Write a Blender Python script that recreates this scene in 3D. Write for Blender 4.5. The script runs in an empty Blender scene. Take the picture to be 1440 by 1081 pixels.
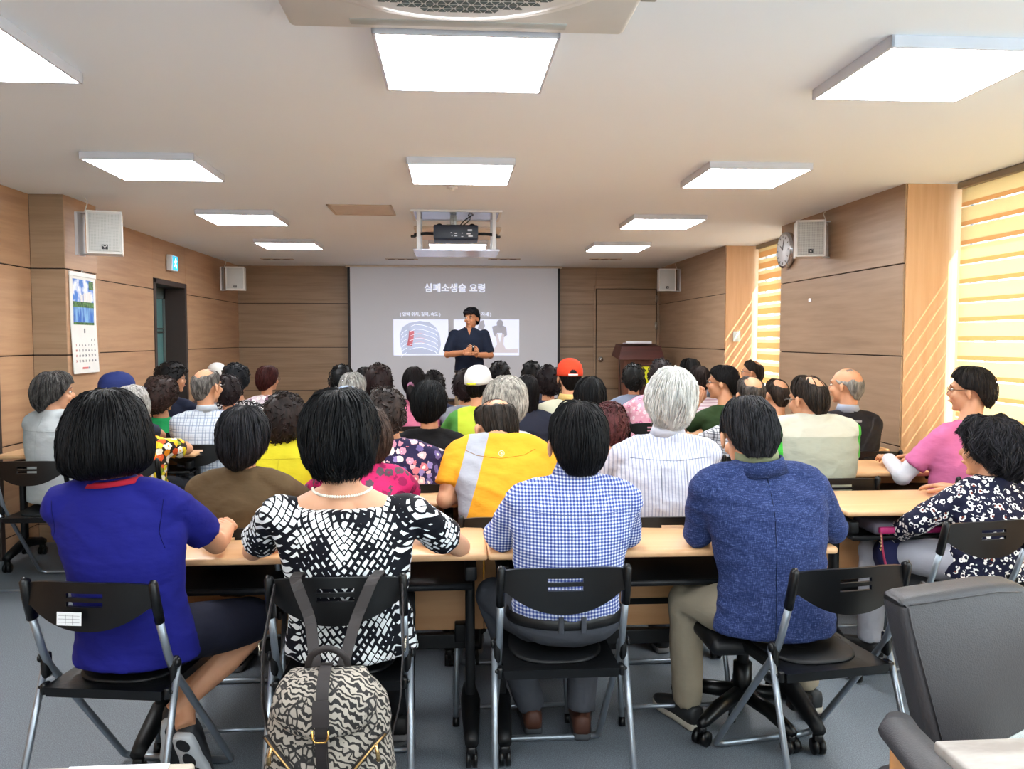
import bpy, bmesh, math, random
from math import sin, cos, pi, radians, atan2, sqrt
from mathutils import Vector, Matrix, noise
from mathutils.bvhtree import BVHTree
random.seed(7)
C = bpy.context.scene.collection
SC = bpy.context.scene
# ------------------------------------------------------------ camera, world, light, exposure
FPX, CH = 1150.0, 1.43
YAW, PIT = radians(4.07), radians(3.16)
CAM = Vector((0, 0, CH))
FW = Vector((sin(YAW)*cos(PIT), cos(YAW)*cos(PIT), -sin(PIT)))
RT = Vector((cos(YAW), -sin(YAW), 0))
UP = RT.cross(FW)
cd = bpy.data.cameras.new('camera'); cam = bpy.data.objects.new('camera', cd); C.objects.link(cam)
cd.sensor_fit = 'HORIZONTAL'; cd.sensor_width = 36; cd.lens = 36*FPX/1440; cd.clip_start = .05
cam.matrix_world = Matrix((( RT.x, UP.x, -FW.x, 0), (RT.y, UP.y, -FW.y, 0), (RT.z, UP.z, -FW.z, CH), (0, 0, 0, 1)))
SC.camera = cam
SC.view_settings.view_transform = 'Standard'; SC.view_settings.look = 'None'
SC.view_settings.gamma = 1; SC.view_settings.use_curve_mapping = False
SC.view_settings.exposure = 0.73
w = bpy.data.worlds.new('sky'); SC.world = w; w.use_nodes = True
w.node_tree.nodes['Background'].inputs[0].default_value = (.86, .93, 1, 1)
w.node_tree.nodes['Background'].inputs[1].default_value = 4.5
sd = bpy.data.lights.new('sun', 'SUN'); sun = bpy.data.objects.new('sun', sd); C.objects.link(sun)
sd.energy = 15; sd.angle = radians(.6); sd.color = (1, .9, .74)
SUN = Vector((-1, .9, -1.5))
sun.rotation_euler = SUN.to_track_quat('-Z', 'Y').to_euler(); sun.location = (6, 4, 6)
SC.cycles.diffuse_bounces = 8; SC.cycles.max_bounces = 14; SC.cycles.sample_clamp_indirect = 8
LIGHT = 17          # emission of the ceiling panels

def at(px, py, Y=None, Z=None, X=None):
    d = FW + RT*((px-720)/FPX) + UP*((540.5-py)/FPX)
    t = Y/d.y if Y is not None else ((Z-CH)/d.z if Z is not None else X/d.x)
    return CAM + d*t

# ------------------------------------------------------------ material helpers
def lin(c):
    if isinstance(c, str):
        c = [int(c[i:i+2], 16)/255 for i in (0, 2, 4)]
        c = [x/12.92 if x <= .04045 else ((x+.055)/1.055)**2.4 for x in c]
    return (c[0], c[1], c[2], 1)
def sh(c, f):
    c = lin(c); return tuple(min(1, q*f) for q in c[:3])+(1,)
class NT:
    def __init__(s, name):
        s.m = bpy.data.materials.new(name); s.m.use_nodes = True
        s.t = s.m.node_tree; s.b = s.t.nodes['Principled BSDF']
        s.tc = None
    def n(s, kind, **kw):
        o = s.t.nodes.new('ShaderNode'+kind)
        for k, v in kw.items():
            if k.startswith('_'): setattr(o, k[1:], v)
            else: s.set(o.inputs[k.replace('_', ' ')], v)
        return o
    def set(s, inp, v):
        if isinstance(v, bpy.types.NodeSocket): s.t.links.new(v, inp)
        elif isinstance(v, bpy.types.Node): s.t.links.new(v.outputs[0], inp)
        else: inp.default_value = v
    def co(s, scale=(1, 1, 1), rot=(0, 0, 0)):
        if not s.tc: s.tc = s.n('TexCoord')
        return s.n('Mapping', Vector=s.tc.outputs['Object'], Scale=scale, Rotation=rot).outputs[0]
    def noise(s, scale, vec=None, detail=2, rough=.5):
        return s.n('TexNoise', Vector=vec or s.co(), Scale=scale, Detail=detail, Roughness=rough).outputs[0]
    def ramp(s, fac, stops, interp='LINEAR'):
        r = s.n('ValToRGB', Fac=fac); r.color_ramp.interpolation = interp
        e = r.color_ramp.elements
        while len(e) < len(stops): e.new(.5)
        for q, (p, c) in zip(e, stops): q.position = p; q.color = lin(c)
        return r.outputs[0]
    def mix(s, fac, a, b, kind='MIX'):
        m = s.n('Mix', _data_type='RGBA', _blend_type=kind)
        s.set(m.inputs[0], fac)
        s.set(m.inputs[6], lin(a) if isinstance(a, str) else a); s.set(m.inputs[7], lin(b) if isinstance(b, str) else b)
        return m.outputs[2]
    def math(s, op, a, b=0.0, c=0.0):
        m = s.n('Math', _operation=op); s.set(m.inputs[0], a); s.set(m.inputs[1], b); s.set(m.inputs[2], c)
        return m.outputs[0]
    def bump(s, h, strength=.3, dist=.01):
        b = s.n('Bump', Strength=strength, Distance=dist); s.set(b.inputs['Height'], h)
        s.set(s.b.inputs['Normal'], b.outputs[0])
    def fin(s, col, rough=.6, metal=0, spec=.5):
        s.set(s.b.inputs['Base Color'], lin(col) if isinstance(col, str) else col)
        s.set(s.b.inputs['Roughness'], rough); s.b.inputs['Metallic'].default_value = metal
        s.b.inputs['Specular IOR Level'].default_value = spec
        return s.m
CACHE = {}
def plain(col, rough=.5, metal=0, var=.08, bump=0, bs=200, spec=.5):
    key = ('p', col, rough, metal, bump, bs, spec)
    if key in CACHE: return CACHE[key]
    s = NT('plain_'+col)
    c = s.mix(s.noise(9, detail=3), sh(col, 1-var), sh(col, 1+var))
    if bump: s.bump(s.noise(bs), bump, .002)
    CACHE[key] = s.fin(c, rough, metal, spec=spec); return CACHE[key]
def wood(name, base, dark, axis, rough=.42, scale=1.0):
    s = NT(name)
    sc = {'X': (.8, 14, 14), 'Y': (14, .8, 14), 'Z': (14, 14, .8)}[axis]
    v = s.co(tuple(q*scale for q in sc))
    v2 = s.co(tuple(q*scale*(7 if q > 5 else 3) for q in sc))
    f = s.noise(1.6, v, 5, .6); g = s.noise(2.5, v2, 3, .6)
    c = s.ramp(f, [(.3, dark), (.62, base)])
    c = s.mix(s.math('MULTIPLY', g, .35), c, dark)
    info = s.n('ObjectInfo')
    h = s.n('HueSaturation', Color=c); s.set(h.inputs['Value'], s.math('MULTIPLY_ADD', info.outputs['Random'], .10, .95))
    s.bump(g, .08, .002)
    return s.fin(h.outputs[0], rough)
def fabric(col, col2=None, rough=.85, weave=400, fold=.25):
    key = ('f', col, col2)
    if key in CACHE: return CACHE[key]
    s = NT('fabric_'+col)
    n1 = s.noise(12, detail=4)
    c = s.mix(n1, sh(col, .72), col2 or sh(col, .92))
    foldn(s, fold)
    CACHE[key] = s.fin(c, rough, spec=.25); return CACHE[key]
def foldn(s, amt=.25):
    a = s.noise(7, s.co((1, 1, 2.2), (0, .5, 0)), 3, .55); b = s.noise(260)
    s.bump(s.math('ADD', a, s.math('MULTIPLY', b, .03)), amt, .03)
def stripes(s, ax, freq, duty=.5, soft=.06, ofs=0.0):
    sep = s.n('SeparateXYZ'); s.set(sep.inputs[0], s.co())
    f = s.math('FRACT', s.math('MULTIPLY_ADD', sep.outputs[ax], freq, 100+ofs))
    return s.math('LESS_THAN', f, duty)
def m_gingham():
    s = NT('navy_gingham_cloth')
    a = stripes(s, 0, 95, .55); b = stripes(s, 2, 95, .55)
    f = s.math('MULTIPLY', s.math('ADD', a, b), .5)
    foldn(s, .3); return s.fin(s.ramp(f, [(0, 'e2e5ee'), (.5, '8290bc'), (1, '34438a')]), .8, spec=.2)
def m_stripe(base, line, freq, duty=.35, ax=0):
    s = NT('striped_cloth_'+base)
    foldn(s, .3); return s.fin(s.mix(stripes(s, ax, freq, duty), base, line), .8, spec=.2)
def m_plaid(base, c1, c2, freq=18):
    s = NT('plaid_cloth_'+base)
    c = s.mix(s.math('MULTIPLY', stripes(s, 0, freq, .2), .7), base, c1)
    c = s.mix(s.math('MULTIPLY', stripes(s, 2, freq, .2), .7), c, c1)
    c = s.mix(s.math('MULTIPLY', stripes(s, 0, freq, .07, ofs=.55), .8), c, c2)
    c = s.mix(s.math('MULTIPLY', stripes(s, 2, freq, .07, ofs=.55), .8), c, c2)
    foldn(s, .3); return s.fin(c, .8, spec=.2)
def m_blocks():
    s = NT('black_white_block_print')
    sep = s.n('SeparateXYZ'); s.set(sep.inputs[0], s.co())
    ax = s.math('PINGPONG', s.math('ADD', sep.outputs[0], 5.04), .14)
    nn = s.noise(5, detail=1)
    v = s.n('CombineXYZ'); s.set(v.inputs[0], s.math('MULTIPLY_ADD', nn, .05, s.math('ADD', ax, s.math('MULTIPLY', sep.outputs[1], .6)))); s.set(v.inputs[1], s.math('ADD', sep.outputs[2], s.math('MULTIPLY', nn, .06)))
    mp = s.n('Mapping', Vector=v.outputs[0], Rotation=(0, 0, radians(-52)))
    br = s.n('TexBrick', Vector=mp.outputs[0], Scale=1.0); 
    br.offset_frequency = 2; br.offset = .37; br.squash = .6; br.squash_frequency = 3
    for k, q in (('Brick Width', .030), ('Row Height', .019)): br.inputs[k].default_value = q
    s.set(br.inputs['Mortar Size'], s.math('MAXIMUM', s.math('MULTIPLY_ADD', s.noise(16, detail=0), .016, -.0035), .0018))
    br.inputs['Mortar Smooth'].default_value = 0
    s.set(br.inputs['Color1'], lin('eceff0')); s.set(br.inputs['Color2'], lin('dfe4e6')); s.set(br.inputs['Mortar'], lin('0b0d16'))
    foldn(s, .3); return s.fin(br.outputs[0], .75, spec=.2)
def m_rings(base='10122a', spot='e9e6e2', acc='7a3a2a', scale=44):
    s = NT('leopard_ring_print')
    v = s.n('TexVoronoi', Vector=s.co(), Scale=scale, Randomness=.75)
    d = v.outputs['Distance']
    ring = s.math('MULTIPLY', s.math('GREATER_THAN', d, .24), s.math('LESS_THAN', d, .47))
    gap = s.math('GREATER_THAN', s.noise(70, detail=0), .44)
    c = s.mix(s.math('MULTIPLY', ring, gap), base, spot)
    cen = s.math('MULTIPLY', s.math('LESS_THAN', d, .2), s.math('GREATER_THAN', s.noise(9, detail=0), .58))
    foldn(s, .3); return s.fin(s.mix(cen, c, acc), .75, spec=.2)
def m_floral(base, cols, scale=14, thr=.42, petal=3.0):
    s = NT('floral_cloth_'+base)
    v = s.n('TexVoronoi', Vector=s.co(), Scale=scale, Randomness=.9)
    wob = s.math('MULTIPLY_ADD', s.noise(scale*petal, detail=3), .5, -.25)
    d = s.math('ADD', v.outputs['Distance'], wob)
    sep = s.n('SeparateXYZ'); s.set(sep.inputs[0], v.outputs['Color'])
    n = len(cols)
    pc = s.ramp(sep.outputs[0], [(i/n, q) for i, q in enumerate(cols)], 'CONSTANT')
    f = s.math('LESS_THAN', d, thr)
    pc = s.mix(s.math('LESS_THAN', d, thr*.35), pc, cols[-1])
    foldn(s, .3); return s.fin(s.mix(f, base, pc), .75, spec=.2)
def m_blazer():
    s = NT('slubbed_blue_linen')
    a = s.noise(60, s.co((1, 1, 9)), 2); b = s.noise(60, s.co((9, 9, 1)), 2)
    f = s.math('MULTIPLY', s.math('ADD', a, b), .5)
    c = s.ramp(f, [(.38, '1b274e'), (.52, '283662'), (.66, '54628e')])
    aa = s.noise(5, s.co((1, 1, 2.5), (0, .3, 0)), 3, .5)
    s.bump(s.math('ADD', aa, s.math('MULTIPLY', f, .08)), .4, .03)
    return s.fin(c, .85, spec=.2)
def m_skin(col='c69372'):
    key = ('skin', col)
    if key in CACHE: return CACHE[key]
    s = NT('skin_'+col)
    c = s.mix(s.noise(30, detail=3), s.mix(.12, col, '803020'), sh(col, 1.06))
    s.bump(s.noise(300), .1, .001)
    s.b.inputs['Subsurface Weight'].default_value = .08
    s.b.inputs['Subsurface Radius'].default_value = (.02, .008, .004)
    CACHE[key] = s.fin(c, .5, spec=.35); return CACHE[key]
def m_hair(col, col2=None, rough=.5):
    key = ('hair', col, col2)
    if key in CACHE: return CACHE[key]
    s = NT('hair_'+col)
    n = s.noise(60, s.co((1, 1, .25)), 4, .7)
    c = s.mix(s.ramp(n, [(.4, '000000'), (.62, 'ffffff')]), col, col2 or sh(col, 1.8))
    s.bump(s.noise(170, s.co((1, 1, .12)), 3, .7), .35, .004)
    CACHE[key] = s.fin(c, rough, spec=.16); return CACHE[key]

# ------------------------------------------------------------ object helpers
def obj(name, me, mat=None, parent=None, smooth=True):
    if isinstance(me, bmesh.types.BMesh):
        b = me; me = bpy.data.meshes.new(name); b.to_mesh(me); b.free()
    if smooth and len(me.polygons): me.polygons.foreach_set('use_smooth', [True]*len(me.polygons))
    if mat is not None:
        me.materials.clear()
        for m in (mat if isinstance(mat, (list, tuple)) else [mat]): me.materials.append(m)
    o = bpy.data.objects.new(name, me); C.objects.link(o)
    if parent is not None: o.parent = parent
    return o
def thing(name, label, cat, loc=(0, 0, 0), rz=0, group=None):
    o = bpy.data.objects.new(name, None); C.objects.link(o); o.empty_display_size = .1
    o.location = loc; o.rotation_euler = (0, 0, rz)
    o['label'] = label; o['category'] = cat
    if group: o['group'] = group
    return o
def struct(o): o['kind'] = 'structure'; return o
def dup(root, loc, rz=0, label=None, group=None):
    def cp(o, par):
        c = o.copy(); C.objects.link(c); c.parent = par
        for ch in list(o.children): cp(ch, c)
        return c
    r = cp(root, None); r.location = loc; r.rotation_euler = (0, 0, rz)
    if label: r['label'] = label
    if group: r['group'] = group
    return r
BM = bmesh.new
def box(bm, c, s, bev=0, seg=2, rot=None, mi=0):
    r = bmesh.ops.create_cube(bm, size=1)
    vs = r['verts']
    bmesh.ops.scale(bm, vec=s, verts=vs)
    if bev:
        es = list({e for v in vs for e in v.link_edges})
        q = bmesh.ops.bevel(bm, geom=es, offset=bev, segments=seg, profile=.5, affect='EDGES')
        vs = list({v for f in q['faces'] for v in f.verts} | {v for v in vs if v.is_valid})
    if rot is not None: bmesh.ops.rotate(bm, cent=(0, 0, 0), matrix=rot, verts=vs)
    bmesh.ops.translate(bm, vec=c, verts=vs)
    if mi:
        for f in {f for v in vs for f in v.link_faces}: f.material_index = mi
    return vs
def bx(x0, x1, y0, y1, z0, z1, bev=0, bm=None):
    bm = bm or BM(); box(bm, ((x0+x1)/2, (y0+y1)/2, (z0+z1)/2), (abs(x1-x0), abs(y1-y0), abs(z1-z0)), bev); return bm
def loft(bm, rings, cap=True, closed=False, mi=0):
    V = [[bm.verts.new(p) for p in r] for r in rings]
    n = len(V[0])
    for i in range(len(V)-(0 if closed else 1)):
        a, b = V[i], V[(i+1) % len(V)]
        for j in range(n):
            f = bm.faces.new((a[j], a[(j+1) % n], b[(j+1) % n], b[j])); f.material_index = mi
    if cap and not closed:
        bm.faces.new(V[0][::-1]).material_index = mi; bm.faces.new(V[-1]).material_index = mi
    return V
def tube(bm, pts, r, n=8, caps=True, closed=False, mi=0, flat=None):
    pts = [Vector(p) for p in pts]; rings = []; up = None
    for i, p in enumerate(pts):
        if closed: t = pts[(i+1) % len(pts)]-pts[i-1]
        else: t = pts[min(i+1, len(pts)-1)]-pts[max(i-1, 0)]
        if t.length < 1e-9: t = Vector((0, 0, 1))
        t.normalize()
        if up is None:
            up = Vector((0, 0, 1)) if abs(t.z) < .9 else Vector((0, 1, 0))
        s = t.cross(up)
        if s.length < 1e-4: s = t.orthogonal()
        s.normalize(); up = s.cross(t).normalized()
        rr = r[i] if isinstance(r, (list, tuple)) else r
        a, b = (rr, rr) if flat is None else (rr*flat[0], rr*flat[1])
        rings.append([p + s*cos(2*pi*k/n)*a + up*sin(2*pi*k/n)*b for k in range(n)])
    return loft(bm, rings, caps, closed, mi)
def bend(pts, rad=.05, n=4):
    pts = [Vector(p) for p in pts]; out = [pts[0]]
    for i in range(1, len(pts)-1):
        a, b, c = pts[i-1], pts[i], pts[i+1]
        r = min(rad, (a-b).length*.45, (c-b).length*.45)
        p, q = b+(a-b).normalized()*r, b+(c-b).normalized()*r
        for k in range(n+1):
            t = k/n; out.append(p*(1-t)**2+b*2*t*(1-t)+q*t*t)
    out.append(pts[-1]); return out
def ell(bm, c, r, rot=None, u=12, v=8, mi=0):
    c = Vector(c); P = lambda p: (rot @ Vector((p[0]*r[0], p[1]*r[1], p[2]*r[2])) if rot is not None else Vector((p[0]*r[0], p[1]*r[1], p[2]*r[2])))+c
    top = bm.verts.new(P((0, 0, 1))); bot = bm.verts.new(P((0, 0, -1))); R = []
    for i in range(1, v):
        t = pi*i/v; R.append([bm.verts.new(P((sin(t)*cos(2*pi*k/u), sin(t)*sin(2*pi*k/u), cos(t)))) for k in range(u)])
    F = []
    for k in range(u):
        k2 = (k+1) % u
        F.append(bm.faces.new((top, R[0][k], R[0][k2]))); F.append(bm.faces.new((bot, R[-1][k2], R[-1][k])))
        for a, b in zip(R, R[1:]): F.append(bm.faces.new((a[k], b[k], b[k2], a[k2])))
    if mi:
        for f in F: f.material_index = mi
    return [top, bot]+[q for w_ in R for q in w_]
def poly(bm, pts, th, axis='Y', y=0.0, mi=0):
    """a flat outline in the XZ plane (or YZ for axis X, XY for Z) given real thickness"""
    def P(a, b, d): return {'Y': (a, d, b), 'X': (d, a, b), 'Z': (a, b, d)}[axis]
    A = [bm.verts.new(P(a, b, y)) for a, b in pts]; B = [bm.verts.new(P(a, b, y+th)) for a, b in pts]
    n = len(pts)
    fs = [bm.faces.new(A), bm.faces.new(B[::-1])]
    for i in range(n): fs.append(bm.faces.new((A[i], B[i], B[(i+1) % n], A[(i+1) % n])))
    for f in fs: f.material_index = mi
    return A+B
def recalc(bm): bmesh.ops.recalc_face_normals(bm, faces=bm.faces[:]); return bm
def cyl(bm, c, r, h, n=24, axis='Z', r2=None, mi=0):
    d = {'Z': Vector((0, 0, 1)), 'Y': Vector((0, 1, 0)), 'X': Vector((1, 0, 0))}[axis]
    c = Vector(c); return tube(bm, [c-d*h/2, c+d*h/2], [r, r if r2 is None else r2], n, mi=mi)
TS = bpy.data.scenes.new('workbench')
def remesh(bm, vox, smooth=6, fac=.5):
    recalc(bm)
    me = bpy.data.meshes.new('t'); bm.to_mesh(me); bm.free()
    o = bpy.data.objects.new('t', me); TS.collection.objects.link(o)
    m = o.modifiers.new('r', 'REMESH'); m.mode = 'VOXEL'; m.voxel_size = vox
    if smooth:
        s = o.modifiers.new('s', 'SMOOTH'); s.iterations = smooth; s.factor = fac
    TS.view_layers[0].update(); dg = TS.view_layers[0].depsgraph
    r = bpy.data.meshes.new_from_object(o.evaluated_get(dg))
    bpy.data.objects.remove(o); bpy.data.meshes.remove(me)
    return r
def text(body, size, name='lettering', mat=None, parent=None, loc=(0, 0, 0), rot=(pi/2, 0, 0), align='CENTER', ext=.0008, bold=0):
    cu = bpy.data.curves.new('t', 'FONT'); cu.body = body; cu.size = size; cu.align_x = align; cu.align_y = 'CENTER'
    cu.extrude = ext; cu.offset = bold; cu.resolution_u = 3
    o = bpy.data.objects.new('t', cu); TS.collection.objects.link(o)
    TS.view_layers[0].update()
    me = bpy.data.meshes.new_from_object(o.evaluated_get(TS.view_layers[0].depsgraph))
    bpy.data.objects.remove(o)
    o = obj(name, me, mat, parent, smooth=False); o.location = loc; o.rotation_euler = rot
    return o
def emis(col, strength, name='glow', base='ffffff'):
    s = NT(name); s.fin(base, .6)
    s.b.inputs['Emission Color'].default_value = lin(col); s.b.inputs['Emission Strength'].default_value = strength
    return s.m
# ============================================================ ROOM
CZ = 2.43; XL, XR, XRW, YF, YB = -2.92, 2.90, 3.30, 11.4, -2.6
W_L = wood('wall_wood_along_y', 'bb9674', 'a58062', 'Y')
W_R = wood('wall_wood_along_y_right', 'a38970', '8d745c', 'Y')
W_F = wood('wall_wood_along_x', 'a3896f', '8b7359', 'X')
W_V = wood('reveal_wood_vertical', 'd8b28c', 'c9a079', 'Z')
DARK = plain('2b1d16', .8)
# floor: grey flecked sheet flooring
s = NT('grey_flecked_flooring')
n1 = s.noise(260, detail=2); n2 = s.noise(3, detail=3)
c = s.ramp(n1, [(.32, '4b5259'), (.5, '646c75'), (.68, '7f878f')])
c = s.mix(s.math('MULTIPLY', n2, .25), c, '636a74'); s.bump(n1, .15, .002)
M_FLOOR = s.fin(c, .55)
struct(obj('floor', bx(XL-.3, XRW+.3, YB-.1, YF+.1, -.1, 0), M_FLOOR, smooth=False))
s = NT('painted_ceiling'); s.bump(s.noise(350), .12, .001)
M_CEIL = s.fin(s.mix(s.noise(1.2), 'e8f3fc', 'e4eff8'), .85)
struct(obj('ceiling', bx(XL-.3, XRW+.24, YB-.1, YF+.1, CZ, CZ+.1), M_CEIL, smooth=False))
ROWS = [(0, .13), (.13, .73), (.73, 1.32), (1.32, 1.92), (1.92, CZ)]
def boards(par, ax, f, a0, a1, mat, sign, rows=ROWS, th=.012, g=.004):
    """wall boards with recessed joints: ax is the axis the boards run along, f the wall plane, sign the side they face"""
    for z0, z1 in rows:
        b0, b1 = (a0+g*.3, a1-g*.3); lo, hi = sorted((f, f+sign*th))
        bm = bx(b0, b1, lo, hi, z0+g*(z0 > 0), z1-g*(z1 < CZ), .002) if ax == 'X' else bx(lo, hi, b0, b1, z0+g*(z0 > 0), z1-g*(z1 < CZ), .002)
        o = obj('panel', bm, mat, par, smooth=False)
def wallpart(name, x0, x1, y0, y1, z0=0, z1=CZ, mat=None):
    return struct(obj(name, bx(x0, x1, y0, y1, z0, z1), mat or DARK, smooth=False))
WT = .18
wl = wallpart('wall_left', XL-WT-.012, XL-.012, YB, 4.4)
for y0, y1 in ((YB, .4), (.4, 3.0), (3.0, 4.4)): boards(wl, 'Y', XL-.012, y0, y1, W_L, 1)
w2 = wallpart('wall_left_front', XL-WT-.012, XL-.012, 5.47, 8.24)
for y0, y1 in ((5.47, 5.92), (6.43, 8.24)): boards(w2, 'Y', XL-.012, y0, y1, W_L, 1)
w3 = wallpart('wall_left_far', XL-WT-.012, XL-.012, 9.21, YF)
boards(w3, 'Y', XL-.012, 9.21, YF, W_L, 1)
for nm, a, b in (('wall_left_above_door', 8.24, 9.21), ('wall_left_above_near_door', 4.4, 5.47)):
    o = wallpart(nm, XL-WT-.012, XL-.012, a, b, 2.03, CZ)
    boards(o, 'Y', XL-.012, a, b, W_L, 1, rows=[(2.03, CZ)])
pl = wallpart('wall_left_pillar', XL-.012, -2.70, 5.93, 6.43)
boards(pl, 'Y', -2.70, 5.92, 6.43, W_L, 1)
boards(pl, 'X', 5.93, XL, -2.69, W_F, -1)
boards(pl, 'X', 6.43, XL, -2.69, W_F, 1)
wf = wallpart('wall_front', XL-.2, XRW+.3, YF+.012, YF+.16)
for x0, x1 in ((XL-.012, -.5), (-.5, 1.99)): boards(wf, 'X', YF+.012, x0, x1, W_F, -1)
boards(wf, 'X', YF+.012, 2.86, XR+.012, W_F, -1)
boards(wf, 'X', YF+.012, 1.99, 2.86, W_F, -1, rows=[(2.14, CZ)])
M_BW = plain('d8d0c4', .8)
wb = wallpart('wall_back', XL-.2, XRW+.3, YB-.12, YB, 0, .9, M_BW); wallpart('wall_back_top', XL-.2, XRW+.3, YB-.12, YB, 2.3, CZ, M_BW)
for k, (a_, b_) in enumerate(((XL-.2, -1.6), (-.5, .5), (1.6, XRW+.3))): wallpart('wall_back_pier', a_, b_, YB-.12, YB, .9, 2.3, M_BW)
# right side: panelled columns with window recesses between them
for nm, y0, y1 in (('wall_right_far', 8.62, YF), ('wall_right_column', 5.12, 7.12), ('wall_right_near', YB, -1.6)):
    o = wallpart(nm, XR+.012, XRW+.25, y0+.012, y1-.012)
    boards(o, 'Y', XR+.012, y0+.003, y1-.003, W_R, -1)
    for yy, sg in ((y0+.012, -1), (y1-.012, 1)):
        if yy < YF-.1 and yy > YB+.1:
            lo, hi = sorted((yy, yy+sg*.012))
            obj('reveal_board', bx(XR+.014, XRW+.04, lo, hi, 0, CZ-.001), W_V, o, smooth=False)
# ------------------------------------------------------------ windows and blinds
s = NT('window_glass'); t = s.t; nt = t.nodes
tr = s.n('BsdfTransparent', Color=(.93, .97, .96, 1)); gl = s.n('BsdfGlossy', Roughness=.02)
mx = s.n('MixShader'); s.set(mx.inputs[0], .06); s.set(mx.inputs[1], tr.outputs[0]); s.set(mx.inputs[2], gl.outputs[0])
t.links.new(mx.outputs[0], nt['Material Output'].inputs[0]); M_GLASS = s.m
def m_shade(name, col, trans, open_=0.0):
    s = NT(name); t = s.t
    wv = s.noise(500, s.co((1, 1, .3)))
    cc = s.mix(s.math('MULTIPLY', wv, .2), col, 'a98f60')
    d = s.n('BsdfDiffuse'); s.set(d.inputs[0], cc); tl = s.n('BsdfTranslucent'); s.set(tl.inputs[0], cc)
    m1 = s.n('MixShader'); s.set(m1.inputs[0], trans); s.set(m1.inputs[1], d.outputs[0]); s.set(m1.inputs[2], tl.outputs[0])
    tp = s.n('BsdfTransparent'); m2 = s.n('MixShader'); s.set(m2.inputs[0], open_); s.set(m2.inputs[1], m1.outputs[0]); s.set(m2.inputs[2], tp.outputs[0])
    t.links.new(m2.outputs[0], t.nodes['Material Output'].inputs[0]); return s.m
M_BAND = m_shade('cream_shade_cloth', 'efdfbc', .5)
M_BAND2 = m_shade('doubled_tan_shade_cloth', 'e6bf90', .45)
M_SHEER = m_shade('sheer_shade_gauze', 'f2fbff', .6, .85)
M_WFR = plain('d9d6cf', .4)
def window(nm, y0, y1, cream, tan, sheer, label):
    o = struct(obj(nm, bx(3.36, 3.38, y0, y1, .72, 2.40), M_GLASS, smooth=False))
    fb = BM()
    ym = (y0+y1)/2
    for a in (y0+.02, ym, y1-.02): bx(3.34, 3.41, a-.025, a+.025, .72, 2.42, .004, fb)
    for z in (.74, 2.40): bx(3.34, 3.41, y0, y1, z-.025, z+.025, .004, fb)
    obj('window_frame', fb, M_WFR, o)
    struct(wallpart('wall_right_below_'+nm, XRW+.02, XRW+.25, y0-.02, y1+.02, 0, .70, W_V))
    obj('window_sill', bx(XRW-.06, XRW+.1, y0, y1, .70, .72, .004), W_V, o, smooth=False)
    b = thing('window_blind', label, 'blind', (3.25, ym, 2.40), 0)
    L = y1-y0-.03
    obj('headrail', bx(-.035, .035, -L/2, L/2, -.012, .028, .004), plain('8d8372', .5), b)
    z = -.012; i = 0
    seq = [(cream, M_BAND, 'cream_band'), (tan, M_BAND2, 'tan_band'), (sheer, M_SHEER, 'sheer_band')]
    cache = {}
    while z > -1.62:
        h, m, n = seq[i % 3]
        if n not in cache:
            q = bx(-.0012, .0012, -L/2, L/2, -h, 0); o2 = obj(n, q, m, b, smooth=False); cache[n] = o2.data
        else: o2 = obj(n, cache[n], m, b, smooth=False)
        o2.location = (0, 0, z); z -= h; i += 1
    obj('bottom_rail', bx(-.012, .012, -L/2, L/2, -.03, 0, .004), plain('d8c39c', .5), b).location = (0, 0, z)
    ch = BM(); tube(ch, [(-.03, -L/2+.03, 0), (-.035, -L/2+.03, -1.1), (-.03, -L/2+.045, -1.12), (-.03, -L/2+.05, 0)], .002, 4); obj('pull_cord', ch, plain('e8e4da'), b)
window('window_1', 1.95, 5.09, .086, .026, .010, 'banded cream roller blind glowing in the large near right window')
window('window_2', 7.15, 8.59, .034, .060, .026, 'narrow strip of banded blind in the window recess behind the wall clock')
struct(obj('window_added_3', bx(-1.6, -.5, YB-.07, YB-.05, .9, 2.3), M_GLASS, smooth=False)); struct(obj('window_added_4', bx(.5, 1.6, YB-.07, YB-.05, .9, 2.3), M_GLASS, smooth=False))  # unseen windows added behind the camera so daylight brightens the ceiling
o = struct(obj('window_5', bx(3.36, 3.38, -1.6, 1.85, .72, 2.40), M_GLASS, smooth=False)); struct(wallpart('wall_right_below_window_5', XRW+.02, XRW+.25, -1.6, 1.9, 0, .70, W_V)); struct(wallpart('trim_2', XRW, XRW+.2, 1.85, 1.95, 0, CZ, W_V))  # unseen window without a blind, added to throw more daylight on the ceiling
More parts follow.
